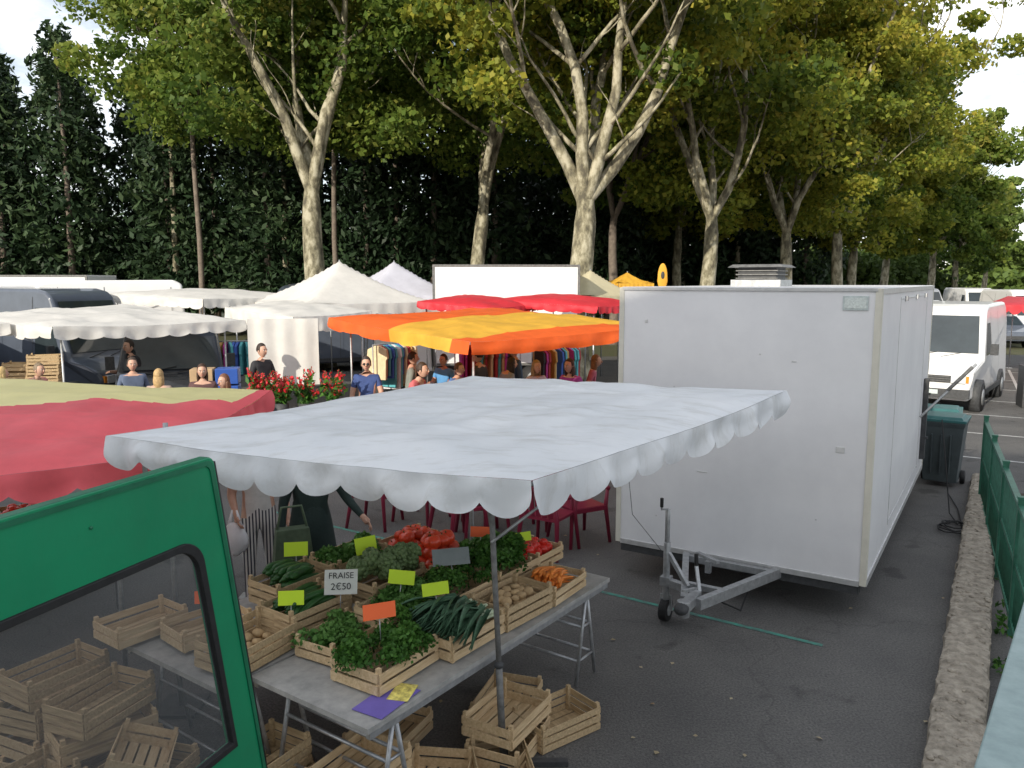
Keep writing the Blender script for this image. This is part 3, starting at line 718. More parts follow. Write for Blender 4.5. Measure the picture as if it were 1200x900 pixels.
def sph(par,n,lx,ly,z0,r,m,flat=.8,layers=2,stem=True,nm='produce'):
    g=MB()
    for l in range(layers):
        k=int(n/(1+l*.6))
        nx_=max(2,int(round(math.sqrt(k*lx/ly)))); ny_=max(2,int(round(k/nx_)))
        for i in range(nx_):
            for j in range(ny_):
                sh=1-.25*l; x=(-1+2*(i+.5)/nx_)*lx*sh+random.uniform(-.25,.25)*r; y=(-1+2*(j+.5)/ny_)*ly*sh+random.uniform(-.25,.25)*r
                rr_=r*random.uniform(.8,1.15)
                rot=Matrix.Rotation(random.uniform(-.6,.6),3,'X')@Matrix.Rotation(random.uniform(-.6,.6),3,'Y')
                c=(x,y,z0+r*.8+l*r*1.15)
                g.ell(c,(rr_,rr_,rr_*flat),m,14,9,lambda p:p*(1+.05*math.cos(5*math.atan2(p.y,p.x))*(1-p.z*p.z))-Vector((0,0,.18*max(0,p.z)**6)),rot)
                if stem:
                    t=rot@Vector((0,0,rr_*flat*.85)); g.tube([Vector(c)+t,Vector(c)+t*1.3],[.006,.003],M_stem,5)
    return g.build(nm,parent=par)
def artich(par,n,lx,ly,z0):
    g=MB()
    for q in range(n):
        c=Vector((random.uniform(-lx,lx),random.uniform(-ly,ly),z0+.05+.06*(q%3)*.8))
        rot=Matrix.Rotation(random.uniform(-1.2,1.2),3,'X')@Matrix.Rotation(random.uniform(-1.2,1.2),3,'Y')
        g.ell(c,(.05,.05,.058),M_art,10,7,rot=rot)
        for lay in range(4):
            for k in range(8):
                a=k*math.pi/4+lay*.4; th_=.5+lay*.42
                d=Vector((math.sin(th_)*math.cos(a),math.sin(th_)*math.sin(a),math.cos(th_)*1.1))
                p=rot@(d*.053); g.ell(c+p,(.019,.019,.024),M_art,5,4,rot=rot)
    return g.build('artichokes',parent=par)
def sticks(par,n,lx,ly,z0,r,ln,m,nm,taper=.9):
    g=MB()
    for q in range(n):
        y=random.uniform(-ly,ly); z=z0+random.uniform(0,.09); x0=random.uniform(-lx*.3,lx*.3); a=random.uniform(-.35,.35); b2=random.uniform(-.15,.15)
        P=[(x0+ln*(t-.5),y+a*ln*(t-.5)+.02*math.sin(3*t),z+b2*ln*(t-.5)+.01*math.sin(t*3.1)) for t in np.linspace(0,1,7)]
        g.tube(P,[r*.3]+[r*(1-(1-taper)*t/5) for t in range(5)]+[r*.3*taper],m,9)
    return g.build(nm,parent=par)
def leeks(par,n,W):
    g=MB()
    for q in range(n):
        y=-W+2*W*(q+.5)/n+random.uniform(-.02,.02); z=.12+random.uniform(0,.06)
        g.tube([(.22,y,z),(.10,y+.01,z+.01),(-.02,y,z+.02)],[.011,.015,.02],M_leekw,8)
        for k in range(8):
            a=random.uniform(-.22,.22); dz=random.uniform(-.04,.07); vs=[];fs=[]; s0=random.uniform(.02,.14); tw=random.uniform(-.6,.6); L2=random.uniform(.24,.31)
            for t in range(8):
                s_=t/7; w_=.017*(1-s_**2)+.002; x=s0-(L2+s0)*s_; yy=y+a*s_; zz=z+.02+dz*math.sin(s_*2.6)+.006*k-.04*s_*s_
                vs+=[(x,yy-w_,zz+.008+tw*w_),(x,yy,zz-.004),(x,yy+w_,zz+.008-tw*w_)]
            for t in range(7):
                for j in (0,1): fs.append((t*3+j,t*3+j+1,t*3+4+j,t*3+3+j))
            g.add(vs,fs,M_leek,True)
    return g.build('leeks',parent=par)
Z=.755
def SC(k,a,b_,z=Z,dr=0,tilt=0,nm='wooden_crate'): 
    return crate(k,S(a,b_,z),rot=(tilt,0,SA+dr),name=nm)
c=SC(0,.50,.36,dr=.05); heap(c,4200,.24,.16,.08,.19,.024,M_pars); tag(c,-.02,.02,.25,M_neono,.2,.09,facecam()+.1)
c=SC(0,1.04,.27); leeks(c,14,.16); tag(c,-.05,.12,.22,M_neon,.17,.08,facecam())
c=SC(1,1.56,.22,dr=-.04); sph(c,20,.2,.12,.07,.035,M_pot,.8,2,False,'potatoes')
c=SC(2,2.05,.20,dr=.05); sticks(c,60,.1,.1,.07,.014,.18,M_car,'carrots',taper=.4)
c=SC(2,2.36,.60,z=.80); sph(c,12,.18,.1,.06,.045,M_pep,.8,2,True,'red_peppers'); tag(c,-.1,0,.14,M_neon,.14,.07,facecam())
c=SC(0,1.42,.62,z=.80); heap(c,3000,.22,.15,.08,.15,.022,M_pars); tag(c,0,.0,.2,M_slate,.26,.13,facecam(),tilt=.8)
c=SC(0,1.96,.60,z=.80); heap(c,4600,.29,.19,.08,.25,.026,M_pars)
c=SC(1,.96,.68,z=.79); heap(c,2200,.22,.14,.1,.13,.032,M_lett); tag(c,0,0,.2,M_neon,.17,.09,facecam())
c=SC(1,1.70,1.0,z=.80); sph(c,12,.2,.13,.10,.062,M_tom,.85,3,True,'tomatoes'); tag(c,.40,-.1,.16,M_neono,.17,.08,facecam())
c=SC(1,1.20,1.06,z=.82); artich(c,26,.22,.13,.12); tag(c,0,.15,.2,M_neon,.15,.12,facecam()+.4)
c=SC(1,1.92,1.45,z=.80); sph(c,10,.19,.12,.08,.060,M_tom,.82,2,True,'tomatoes')
c=SC(2,2.25,.98,z=.757); heap(c,1500,.2,.13,.06,.14,.03,M_lett)
c=SC(1,.62,1.20,z=.79); sticks(c,30,.1,.13,.11,.023,.34,M_cuc,'cucumbers'); tag(c,-.2,-.1,.14,M_neon,.16,.09,facecam())
c=SC(1,.84,1.60,z=.80); sticks(c,30,.1,.13,.11,.026,.24,M_cuc,'courgettes'); tag(c,.1,.08,.18,M_neon,.17,.1,facecam()-.2)
c=SC(1,1.4,1.62,z=.80); heap(c,2200,.22,.14,.1,.14,.035,M_lett)
c=SC(1,.12,1.14,z=.77,dr=.15,tilt=.06); sph(c,14,.2,.12,.03,.035,M_pot,.8,1,False,'potatoes')
c=SC(2,.16,1.60,z=.77,dr=-.1); tag(c,.0,.0,.14,M_neono,.15,.08,facecam())
c=SC(2,-.06,1.98,z=.77,dr=.0)
c=SC(2,.55,.80,z=.757,dr=.1); heap(c,1200,.19,.12,.06,.10,.03,M_lett)
o=tag(None,0,0,0,M_card,.21,.16,0); o.location=S(.72,.98,.93); o.rotation_euler=(-.2,.06,R(14)); o.name='strawberry_price_sign'
text('FRAISE',.055,M_ink,o,(0,-.004,.18),(R(90),0,0)); text('2€50',.06,M_ink,o,(0,-.004,.11),(R(90),0,0))
g=MB(); M_pur=mat('purple_paper',(.16,.12,.42),.6,.1,8); M_leaf=mat('printed_leaflet',(.7,.55,.15),.5,.6,25)
g.box((0,0,0),(.34,.2,.003),M_pur); g.box((.1,-.03,.004),(.18,.12,.003),M_leaf,.3); g.build('wrapping_paper',S(.26,.12,.757),SA+.1)
for i,(a,b_,z,k,dr) in enumerate(((1.25,.02,0,0,.2),(1.28,.05,.15,0,.1),(1.6,-.12,0,1,-.3),(1.62,.3,0,0,.3),(.62,.1,0,0,.5),(.95,-.15,0,1,.8),(.3,.4,0,0,0),(.3,.4,.15,0,.1),(.85,.7,0,0,.2),(.0,.9,0,0,.2),(.0,.9,.15,1,.1))):
    crate(k,S(a,b_,z+.003),SA+dr)
for i,(a,b_,z,k,dr) in enumerate(((-.5,1.25,0,0,.1),(-.48,1.27,.15,1,.35),(-.9,1.2,0,0,.5),(-.9,1.2,.15,1,.4),(-.45,1.75,0,0,0),(-.45,1.75,.15,0,.15),(-.45,1.78,.3,0,-.2),(-.45,1.77,.45,1,.25),(-.95,1.7,0,1,.2),(-.95,1.7,.18,1,.1),(-.55,.7,0,0,.8),(-.55,.72,.15,2,.7),(-1.2,1.0,0,0,.3),(-.5,2.25,0,0,.4),(-.5,2.25,.15,0,.2),(-.5,2.27,.30,1,.3),(-.48,2.25,.48,1,.1))):
    c=crate(k,S(a,b_,z+.003),SA+dr)
g=MB(); g.ell((0,0,.08),(.1,.08,.06),M_card,16,12,lambda p:p*(1+.3*noise.noise(p*3)+.15*noise.noise(p*8))); g.build('crumpled_plastic_bag',S(-.55,.74,.19))
c=crate(2,S(-.5,1.3,.335),rot=(.35,.1,SA+.9))
def stable(x,y,rz,L_=2.2):
    g=MB(); g.box((0,0,.78),(L_,.8,.03),M_table)
    for sx_ in (-L_/2+.1,L_/2-.1):
        for sy in (-.35,.35): g.tube([(sx_,sy,0),(sx_,sy,.77)],.015,M_metal,6)
    return g.build('market_table',(x,y,0),rz)
stable(-4.7,6.9,.45)
for i in range(4):
    x=-5.4+i*.5; y=6.5+i*.24; c=crate(1,(x,y,.8),.45); sph(c,14,.2,.12,.08,.045,M_pep if i!=1 else M_tom,.9,2,True,'peppers')
    if i%2: tag(c,0,0,.2,M_neon,.14,.09,0)

# ---------------------------------------------------------------- plastic chairs
def chair(loc,rz,first=[None]):
    if first[0]: return inst(first[0],'plastic_chair',loc,rz)
    g=MB(); 
    for sx_ in (-1,1):
        g.tube([(sx_*.27,-.25,0),(sx_*.23,-.21,.43),(sx_*.25,-.22,.64)],[.02,.025,.02],M_chair,8)
        g.tube([(sx_*.26,.27,0),(sx_*.22,.2,.43),(sx_*.2,.28,.85)],[.02,.028,.02],M_chair,8)
        g.tube([(sx_*.25,-.24,.64),(sx_*.27,0,.66),(sx_*.22,.24,.66)],[.025,.028,.02],M_chair,8)
    g.box((0,0,.43),(.46,.44,.03),M_chair); g.box((0,-.22,.415),(.46,.03,.05),M_chair)
    for x in (-.15,-.075,0,.075,.15): g.bar((x,.21,.45),(x*1.1,.285,.82),.055,.012,M_chair)
    g.tube([(-.2,.27,.83),(-.1,.3,.88),(.1,.3,.88),(.2,.27,.83)],.025,M_chair,8)
    first[0]=g.build('plastic_chair',loc,rz); return first[0]
for x,y,r_ in ((.78,9.0,.5),(.40,8.6,2.6),(-.35,9.1,.3),(-.62,8.9,2.2),(-1.15,9.8,-.5),(.05,9.9,3.0),(-1.7,9.6,1.3)): chair((x,y,0),r_)
g=MB(); g.box((0,0,.72),(.9,.9,.03),M_chair)
for sx_ in (-.38,.38):
    for sy in (-.38,.38): g.tube([(sx_*1.05,sy*1.05,0),(sx_,sy,.71)],.025,M_chair,8)
g.build('plastic_table',(-.1,9.5,0),.4)

# ---------------------------------------------------------------- people
def cm(name,c,r=.8): return mat(name,c,r,.12,9,.15,50)
def person(loc,rz,h=1.75,top=(.05,.05,.06),bot=(.05,.06,.1),hair=(.03,.02,.015),longs=True,shorts=False,longhair=False,armL=None,armR=None,lean=0,step=.05,nm='person',skin=M_skin,coat=False,stripes=False,shades=False):
    mt=cm('cloth_top',top); mb=cm('cloth_bottom',bot); mh=mat('hair',hair,.6,.3,30); ms=mat('shoe',(.04,.035,.03),.6)
    if stripes:
        m_,nt_,b_=newmat('striped_cloth'); wv=nt_.nodes.new('ShaderNodeTexWave'); wv.inputs['Scale'].default_value=11; wv.bands_direction='X'; t_=nt_.nodes.new('ShaderNodeTexCoord'); nt_.links.new(t_.outputs['Object'],wv.inputs[0])
        r_=nt_.nodes.new('ShaderNodeValToRGB'); r_.color_ramp.elements[0].color=(.05,.05,.07,1); r_.color_ramp.elements[1].color=(.65,.63,.6,1); r_.color_ramp.elements[0].position=.4; r_.color_ramp.elements[1].position=.5
        nt_.links.new(wv.outputs[0],r_.inputs[0]); nt_.links.new(r_.outputs[0],b_.inputs['Base Color']); mb=m_
    k=h/1.75
    def ln(p):
        z=p[2]; f=max(0,(z-.95)); return (p[0],p[1]-f*math.sin(lean),z-f*(1-math.cos(lean)))
    J={'pel':(0,0,.95),'sp':(0,.01,1.12),'ch':(0,0,1.33),'nb':(0,.015,1.47),'nk':(0,0,1.54),
       'sL':(-.175,.01,1.425),'sR':(.175,.01,1.425),'hL':(-.09,0,.88),'hR':(.09,0,.88),
       'kL':(-.10,-.02-step,.5),'kR':(.10,-.02+step*.5,.5),'aL':(-.11,-step*1.5+.02,.09),'aR':(.11,step*1.5+.02,.09),
       'tL':(-.13,-.14-step*1.5,.035),'tR':(.13,-.14+step*1.5,.035)}
    eL,wL=(armL or ((-.24,.03,1.14),(-.26,-.07,.9))); eR,wR=(armR or ((.24,.03,1.14),(.26,-.07,.9)))
    J['eL'],J['wL'],J['eR'],J['wR']=eL,wL,eR,wR
    for s in 'LR':
        e_=Vector(J['e'+s]);w_=Vector(J['w'+s]); d=(w_-e_).normalized(); J['p'+s]=tuple(w_+d*.075)
    for q in ('sp','ch','nb','nk','sL','sR','eL','eR','wL','wR','pL','pR'): J[q]=ln(J[q])
    names=list(J); rad={'pel':(.155,.115),'sp':(.135,.10),'ch':(.16,.115),'nb':(.07,.065),'nk':(.052,.055),'s':(.066,.066),'e':(.045,.045),'w':(.03,.027),'p':(.02,.038),'h':(.095,.098),'k':(.062,.062),'a':(.042,.045),'t':(.042,.028)}
    E=[('pel','sp'),('sp','ch'),('ch','nb'),('nb','nk')]
    for s in 'LR': E+=[('ch','s'+s),('s'+s,'e'+s),('e'+s,'w'+s),('w'+s,'p'+s),('pel','h'+s),('h'+s,'k'+s),('k'+s,'a'+s),('a'+s,'t'+s)]
    me=bpy.data.meshes.new('t'); me.from_pydata([Vector(J[n_]) for n_ in names],[(names.index(a),names.index(b)) for a,b in E],[])
    ob=bpy.data.objects.new('t',me); col.objects.link(ob); md=ob.modifiers.new('s','SKIN'); md.use_smooth_shade=True
    for i,n_ in enumerate(names):
        sv=me.skin_vertices[0].data[i]; key=n_ if n_ in rad else n_[0]; r_=rad[key]
        if coat and n_ in('pel','sp'): r_=(r_[0]*1.12,r_[1]*1.15)
        sv.radius=r_; sv.use_root=(n_=='pel')
    sb=ob.modifiers.new('u','SUBSURF'); sb.levels=1; sb.render_levels=1
    dg=bpy.context.evaluated_depsgraph_get(); ev=ob.evaluated_get(dg); m2=ev.to_mesh()
    vs=[v.co.copy() for v in m2.vertices]; fs=[tuple(p.vertices) for p in m2.polygons]; ev.to_mesh_clear(); bpy.data.objects.remove(ob)
    fmats=[]
    segs=[(a,b,Vector(J[a]),Vector(J[b])) for a,b in E]
    for f in fs:
        c=sum((vs[i] for i in f),Vector())/len(f); best=None
        for a,b,p,q in segs:
            d=q-p; t=max(0,min(1,(c-p).dot(d)/d.length_squared)); dd=(c-(p+d*t)).length
            if best is None or dd<best[0]: best=(dd,a,b,t)
        _,a,b,t=best; kb=b if b in rad else b[0]
        if kb=='nk' : mm_=skin
        elif kb=='nb': mm_=mt if t<.75 else skin
        elif kb in('sp',): mm_=mt if c.z>.98 or coat else mb
        elif kb=='ch' or kb=='s': mm_=mt
        elif kb=='e': mm_=mt if (longs or t<.55) else skin
        elif kb=='w': mm_=mt if longs and t<.93 else skin
        elif kb=='p': mm_=skin
        elif kb=='h': mm_=mb if not coat else mt
        elif kb=='k': mm_=mb if not(shorts and t>.85) else skin
        elif kb=='a': mm_=(skin if shorts else mb) if t<.92 else ms
        else: mm_=ms
        fmats.append(mm_)
    g=MB(); g.M=Matrix.Scale(k,4); g.add(vs,fs,fmats,True)
    if coat:
        P=[Vector((0,.01,1.15)),Vector((0,0,.95)),Vector((0,0,.72)),Vector((0,0,.5))]
        vv=[];ff=[]
        for i,(p,rx,ry) in enumerate(zip(P,(.15,.19,.22,.25),(.12,.15,.17,.2))):
            for q in range(20):
                a_=q/20*6.283; wob=1+.04*math.sin(a_*5+i)*(i/3); vv.append(p+Vector((rx*math.cos(a_)*wob,ry*math.sin(a_)*wob,0)))
        for i in range(3):
            for q in range(20): ff.append((i*20+q,i*20+(q+1)%20,(i+1)*20+(q+1)%20,(i+1)*20+q))
        g.add(vv,ff,mt,True)
    for s,sg in (('L',-1),('R',1)):
        w_=Vector(J['w'+s]);p=Vector(J['p'+s]); d=(p-w_).normalized(); sd_=Vector((0,-1,0)); sd_=(sd_-d*sd_.dot(d)).normalized() if abs(d.y)<.95 else Vector((-sg,0,0)); nn=d.cross(sd_)*(-sg)
        for q,lnf in enumerate((.068,.078,.072,.058)):
            off=sd_*(.03-.02*q); b0=p-d*.012+off
            if nn.dot(Vector((-sg,0,0)))<0: nn=-nn
            g.tube([b0,b0+d*.035,b0+d*(.035+lnf*.4)+nn*.012,b0+d*(.03+lnf*.62)+nn*.034],[.0095,.009,.008,.0065],skin,6)
        b0=w_+d*.03+sd_*.022; g.tube([b0,b0+sd_*.028+d*.028+nn*.006,b0+sd_*.034+d*.058+nn*.014],[.012,.0105,.008],skin,6)
    hc=Vector(ln((0,-.012,1.645)))
    def hf(p):
        x,y,z=p; 
        if z<0: x*=1-.28*z*z-.1*abs(z); y=y*(1-.12*abs(z))-.08*abs(z)
        if y>0: y*=1.05
        return Vector((x,y,z))
    g.ell(hc,(.074,.093,.115),skin,18,14,hf)
    g.tube([hc+Vector((0,-.085,.02)),hc+Vector((0,-.108,-.018)),hc+Vector((0,-.092,-.032))],[.007,.014,.010],skin,7)
    for sg in (-1,1):
        g.ell(hc+Vector((sg*.029,-.083,.008)),(.014,.008,.008),M_eyew,8,6); g.ell(hc+Vector((sg*.029,-.0905,.008)),(.006,.004,.006),M_ink,8,6)
        g.tube([hc+Vector((sg*.014,-.094,.024)),hc+Vector((sg*.044,-.084,.026))],.004,mh,5)
        g.ell(hc+Vector((sg*.076,.008,-.01)),(.008,.018,.03),skin,8,6)
        if shades: g.ell(hc+Vector((sg*.03,-.096,.006)),(.026,.008,.017),M_ink,10,6)
    g.ell(hc+Vector((0,-.091,-.055)),(.024,.008,.007),M_lip,8,6)
    def hr(p):
        x,y,z=p
        if y<-.35 and z<.55: return Vector((x*.86,y*.8,z*.9))
        if z<-.25 and not longhair: return Vector((x*.85,y*.85,z*.8))
        return p*(1+.03*noise.noise(Vector((x*4,y*4,z*4+h*7))))
    g.ell(hc+Vector((0,.014,.018)),(.083,.098,.118),mh,20,14,hr)
    if longhair:
        g.ell(hc+Vector((0,.06,-.09)),(.088,.055,.15),mh,14,10)
        for sg in (-1,1): g.ell(hc+Vector((sg*.07,.02,-.08)),(.022,.04,.12),mh,8,8)
    o=g.build(nm,loc,rz); return o
M_eyew=mat('eye_white',(.7,.68,.65),.3); M_lip=mat('lips',(.4,.14,.12),.5)
fr=((-.24,-.05,1.16),(-.15,-.28,1.2)); fr2=((.24,-.05,1.16),(.12,-.3,1.12))
person((-4.62,14.6,0),R(60),1.85,(.03,.03,.035),(.03,.04,.07),nm='man_in_jacket',armR=fr2)
person((-7.45,15.4,0),R(-25),1.86,(.02,.02,.025),(.04,.05,.08),longs=False,nm='man_in_black_shirt',armL=fr)
person((-8.2,13.4,0),R(70),1.66,(.6,.25,.25),(.3,.28,.25),hair=(.2,.15,.1),longs=False,nm='woman_in_pink',lean=.35)
person((-8.35,12.9,0),R(150),1.60,(.5,.45,.4),(.1,.1,.15),hair=(.5,.36,.16),longhair=True,nm='blonde_woman')
person((-5.65,12.6,0),R(190),1.6,(.4,.3,.25),(.1,.1,.12),hair=(.45,.3,.14),longhair=True,nm='blonde_woman')
person((-6.45,13.4,0),R(30),1.72,(.1,.13,.2),(.05,.05,.06),hair=(.06,.04,.03),nm='shopper',lean=.1)
person((-4.95,12.6,0),R(20),1.68,(.1,.05,.05),(.05,.05,.06),hair=(.05,.025,.015),longhair=True,nm='brunette_woman')
person((-4.35,11.9,0),R(-30),1.60,(.35,.1,.1),(.05,.05,.06),hair=(.16,.07,.04),longhair=True,nm='brunette_woman')
person((-2.4,13.0,0),R(8),1.76,(.04,.07,.2),(.04,.05,.08),hair=(.04,.03,.025),longs=False,shades=True,armR=fr2,nm='man_in_polo_shirt')
person((-1.62,12.6,0),R(70),1.74,(.5,.12,.13),(.1,.12,.2),hair=(.05,.03,.02),longs=False,lean=.3,nm='man_in_red_shirt',armL=fr,armR=fr2)
person((-1.9,14.6,0),R(100),1.70,(.2,.22,.2),(.1,.1,.15),nm='shopper',lean=.1)
person((-1.3,15.0,0),R(-30),1.62,(.1,.3,.6),(.1,.1,.15),longs=False,nm='child_in_blue',armL=fr)
person((-1.02,13.6,0),R(60),1.62,(.08,.16,.4),(.1,.1,.15),longs=False,nm='young_man',hair=(.1,.05,.02),lean=.2)
person((-.62,14.6,0),R(-120),1.74,(.06,.06,.07),(.06,.06,.09),nm='shopper')
person((-.2,14.2,0),R(120),1.66,(.25,.28,.35),(.06,.06,.09),nm='shopper',longhair=True,lean=.35)
person((.05,15.0,0),R(-70),1.82,(.05,.1,.2),(.03,.04,.07),nm='shopper')
person((.42,13.6,0),R(30),1.64,(.5,.45,.6),(.1,.1,.2),longs=False,longhair=True,hair=(.3,.2,.1),nm='woman_in_lilac',armL=fr)
person((1.02,13.2,0),R(-40),1.72,(.38,.06,.3),(.3,.05,.2),longhair=True,nm='woman_in_purple',longs=False,hair=(.06,.03,.02),lean=.15)
person((1.42,14.6,0),R(80),1.66,(.4,.1,.15),(.1,.08,.1),longhair=True,nm='woman_in_red',hair=(.2,.1,.05),longs=False,lean=.2)
person((12.2,22,0),R(20),1.7,(.3,.05,.05),(.05,.05,.08),nm='shopper')
person((-2.30,7.0,0),R(20),1.68,(.6,.58,.55),(.2,.2,.2),longs=False,stripes=True,nm='woman_with_plastic_bag',hair=(.2,.12,.06),longhair=True,step=.03,armL=((-.24,.03,1.14),(-.20,-.12,.98)))
person((-1.75,6.7,0),R(30),1.70,(.018,.035,.032),(.03,.03,.035),longs=True,coat=True,nm='woman_in_dark_green_coat',hair=(.3,.27,.24),armR=((.30,-.12,1.15),(.38,-.32,1.02)),armL=((-.25,.0,1.14),(-.27,-.06,.92)),lean=.12)
g=MB(); M_bagw=mat('white_plastic_bag',(.88,.88,.9),.45,.06,12,.3,20,trans=.15); M_bago=mat('olive_bag',(.09,.13,.08),.7,.2,10,.2,30)
g.ell((0,0,0),(.11,.07,.15),M_bagw,16,12,lambda p:Vector((p.x,p.y,p.z))*(1+.18*noise.noise(p*3)))
for s in (-1,1): g.tube([(s*.05,0,.12),(s*.02,0,.26)],[.02,.008],M_bagw,6)
g.build('plastic_carrier_bag',(-2.45,6.80,.74))
g=MB(); g.box((0,0,0),(.32,.14,.28),M_bago,taper=.82); g.tube([(-.12,0,.14),(-.08,0,.32),(.08,0,.32),(.12,0,.14)],.012,M_bago,8); g.build('shopping_bag',(-1.82,6.36,.84),R(25),bevel=.03)

g=MB(); M_redf=leafmat('red_petal',[(.4,.01,.02),(.7,.03,.04),(.75,.1,.12)],.2)
stable(-3.4,12.6,.2,1.9)
fs_=empty('gladiolus_bouquets',(-3.4,12.6,.8))
g=MB()
for x in (-.65,-.3,.1,.5): g.tube([(x,0,0),(x,0,.26)],[.09,.12],M_dark,14)
P=[];Q=[]
for _ in range(70):
    x=random.choice((-.65,-.3,.1,.5)); ox,oy,hz=random.uniform(-.22,.22),random.uniform(-.2,.2),random.uniform(.5,.85)
    g.tube([(x,0,.2),(x+ox,oy,hz)],.006,M_stem,5)
    for q in range(13):
        t=.55+.45*q/13; P.append((x+ox*t+random.gauss(0,.015),oy*t+random.gauss(0,.015),.2+(hz-.2)*t))
    for q in range(12):
        t=random.uniform(.1,.8); Q.append((x+ox*t*1.2+random.gauss(0,.03),oy*t*1.2,.2+(hz-.2)*t))
g.build('buckets',parent=fs_)
leaves('petals',P,.05,M_redf,fs_); leaves('flower_leaves',Q,.06,M_pars,fs_,2.4)
for (x,y,rz,cols) in ((.3,13.0,.5,((.5,.05,.3),(.1,.2,.5),(.6,.5,.3),(.3,.05,.05))),(-.9,12.2,-.5,((.2,.3,.5),(.5,.4,.3),(.1,.1,.1),(.6,.6,.5))),(-7.3,14.5,.4,((.05,.1,.35),(.4,.3,.2),(.5,.45,.35),(.1,.2,.1)))):
    stable(x,y,rz); g=MB()
    for i in range(22):
        g.box((random.uniform(-1,1),random.uniform(-.32,.32),.045),(.16,.12,random.uniform(.05,.14)),cm('folded_goods',random.choice(cols)),random.uniform(-.3,.3))
    g.build('market_goods',(x,y,.8),rz,bevel=.01)
def rail(x,y,rz,n,cols,seed):
    rr=random.Random(seed); g=MB(); L_=n*.085
    g.tube([(-L_/2-.1,0,1.72),(L_/2+.1,0,1.72)],.014,M_metal,6)
    for s in (-1,1): g.tube([(s*(L_/2+.1),0,0),(s*(L_/2+.1),0,1.72)],.014,M_metal,6); g.tube([(s*(L_/2+.1),-.25,.02),(s*(L_/2+.1),.25,.02)],.014,M_metal,6)
    for i in range(n):
        x0=-L_/2+(i+.5)*.085; ln_=rr.uniform(.6,.95); w_=rr.uniform(.19,.24); m_=cm('garment',rr.choice(cols)); tw=rr.uniform(-.3,.3)
        vs=[];K_=[(.04,1.70),(w_*.9,1.62),(w_,1.45),(w_*.85,1.4),(w_*.8,1.68-ln_)]
        for dxx in (-.025,.025):
            for yy,zz in K_: vs.append((x0+dxx+tw*yy,yy,zz))
            for yy,zz in K_[::-1]: vs.append((x0+dxx-tw*yy,-yy,zz))
        n_=10; g.add(vs,[tuple(range(n_)),tuple(range(2*n_-1,n_-1,-1))]+[(j,(j+1)%n_,n_+(j+1)%n_,n_+j) for j in range(n_)],m_)
    g.build('clothes_rail',(x,y,0),rz)
CL=((.45,.05,.3),(.05,.12,.45),(.65,.55,.35),(.35,.04,.05),(.7,.7,.72),(.03,.03,.04),(.1,.4,.45),(.5,.3,.1))
rail(.9,15.8,.75,13,CL,3); rail(-.5,16.6,.4,15,CL,5); rail(-2.5,16.6,1.0,12,CL,8); rail(-5.9,17.2,.3,12,CL,9)
M_cardb=mat('cardboard',(.42,.29,.17),.85,.12,8)
g=MB(); 
for i in range(2):
    for j in range(5): g.box((i*.42,0,.15+j*.3),(.38,.38,.27),M_bluep if (i+j)%2 or i==1 else M_cardb)
g.build('stacked_boxes',(-5.45,13.9,0),.2,bevel=.01)
for k in range(8): crate(1,(-8.35+.02*k,13.9,.3+.18*k),.3)
for k in range(8): crate(0,(-8.95+.02*k,14.2,.3+.16*k),.2)
g=MB(); g.box((0,0,.15),(1.4,.7,.3),M_dark); g.build('pallet_base',(-8.65,14.05,0),.25)

# ---------------------------------------------------------------- trees
m,nt,b=newmat('plane_bark'); N=nt.nodes; L=nt.links
tc=N.new('ShaderNodeTexCoord'); mp=N.new('ShaderNodeMapping'); mp.inputs['Scale'].default_value=(1,1,.5); L.new(tc.outputs['Object'],mp.inputs[0])
vo=N.new('ShaderNodeTexNoise'); vo.inputs['Scale'].default_value=3.6; vo.inputs['Detail'].default_value=7; vo.inputs['Roughness'].default_value=.65; L.new(mp.outputs[0],vo.inputs['Vector'])
r=N.new('ShaderNodeValToRGB'); L.new(vo.outputs['Fac'],r.inputs[0]); el=r.color_ramp.elements
el[0].position=.40; el[0].color=(.085,.075,.05,1); el[1].position=.60; el[1].color=(.40,.37,.27,1); e_=el.new(.49); e_.color=(.20,.18,.115,1)
L.new(r.outputs[0],b.inputs['Base Color']); b.inputs['Roughness'].default_value=.85
bp=N.new('ShaderNodeBump'); bp.inputs['Strength'].default_value=.5; bp.inputs['Distance'].default_value=.04; L.new(vo.outputs['Fac'],bp.inputs['Height']); L.new(bp.outputs[0],b.inputs['Normal'])
M_bark=m; M_bark2=mat('dark_bark',(.16,.13,.105),.9,.3,5,.5,20)
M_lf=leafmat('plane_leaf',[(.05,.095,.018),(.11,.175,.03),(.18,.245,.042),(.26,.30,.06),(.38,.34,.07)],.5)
M_lfy=leafmat('plane_leaf_yellow',[(.06,.105,.016),(.15,.20,.028),(.27,.30,.042),(.40,.38,.055),(.52,.42,.07)],.52)  # yellower, lighter ramp than the other plane leaves
M_con=leafmat('conifer_needles',[(.014,.03,.013),(.028,.055,.023),(.06,.095,.038)],.15)
M_far=leafmat('distant_leaf',[(.05,.085,.022),(.10,.155,.035),(.18,.24,.055)],.3)
def cluster(c,r,n):
    d=rng.normal(size=(n,3)); d/=np.linalg.norm(d,axis=1)[:,None]; q=rng.uniform(.1,1,n)**.5
    p=d*q[:,None]*np.array([r,r,r*.62]); return p+np.array(c)
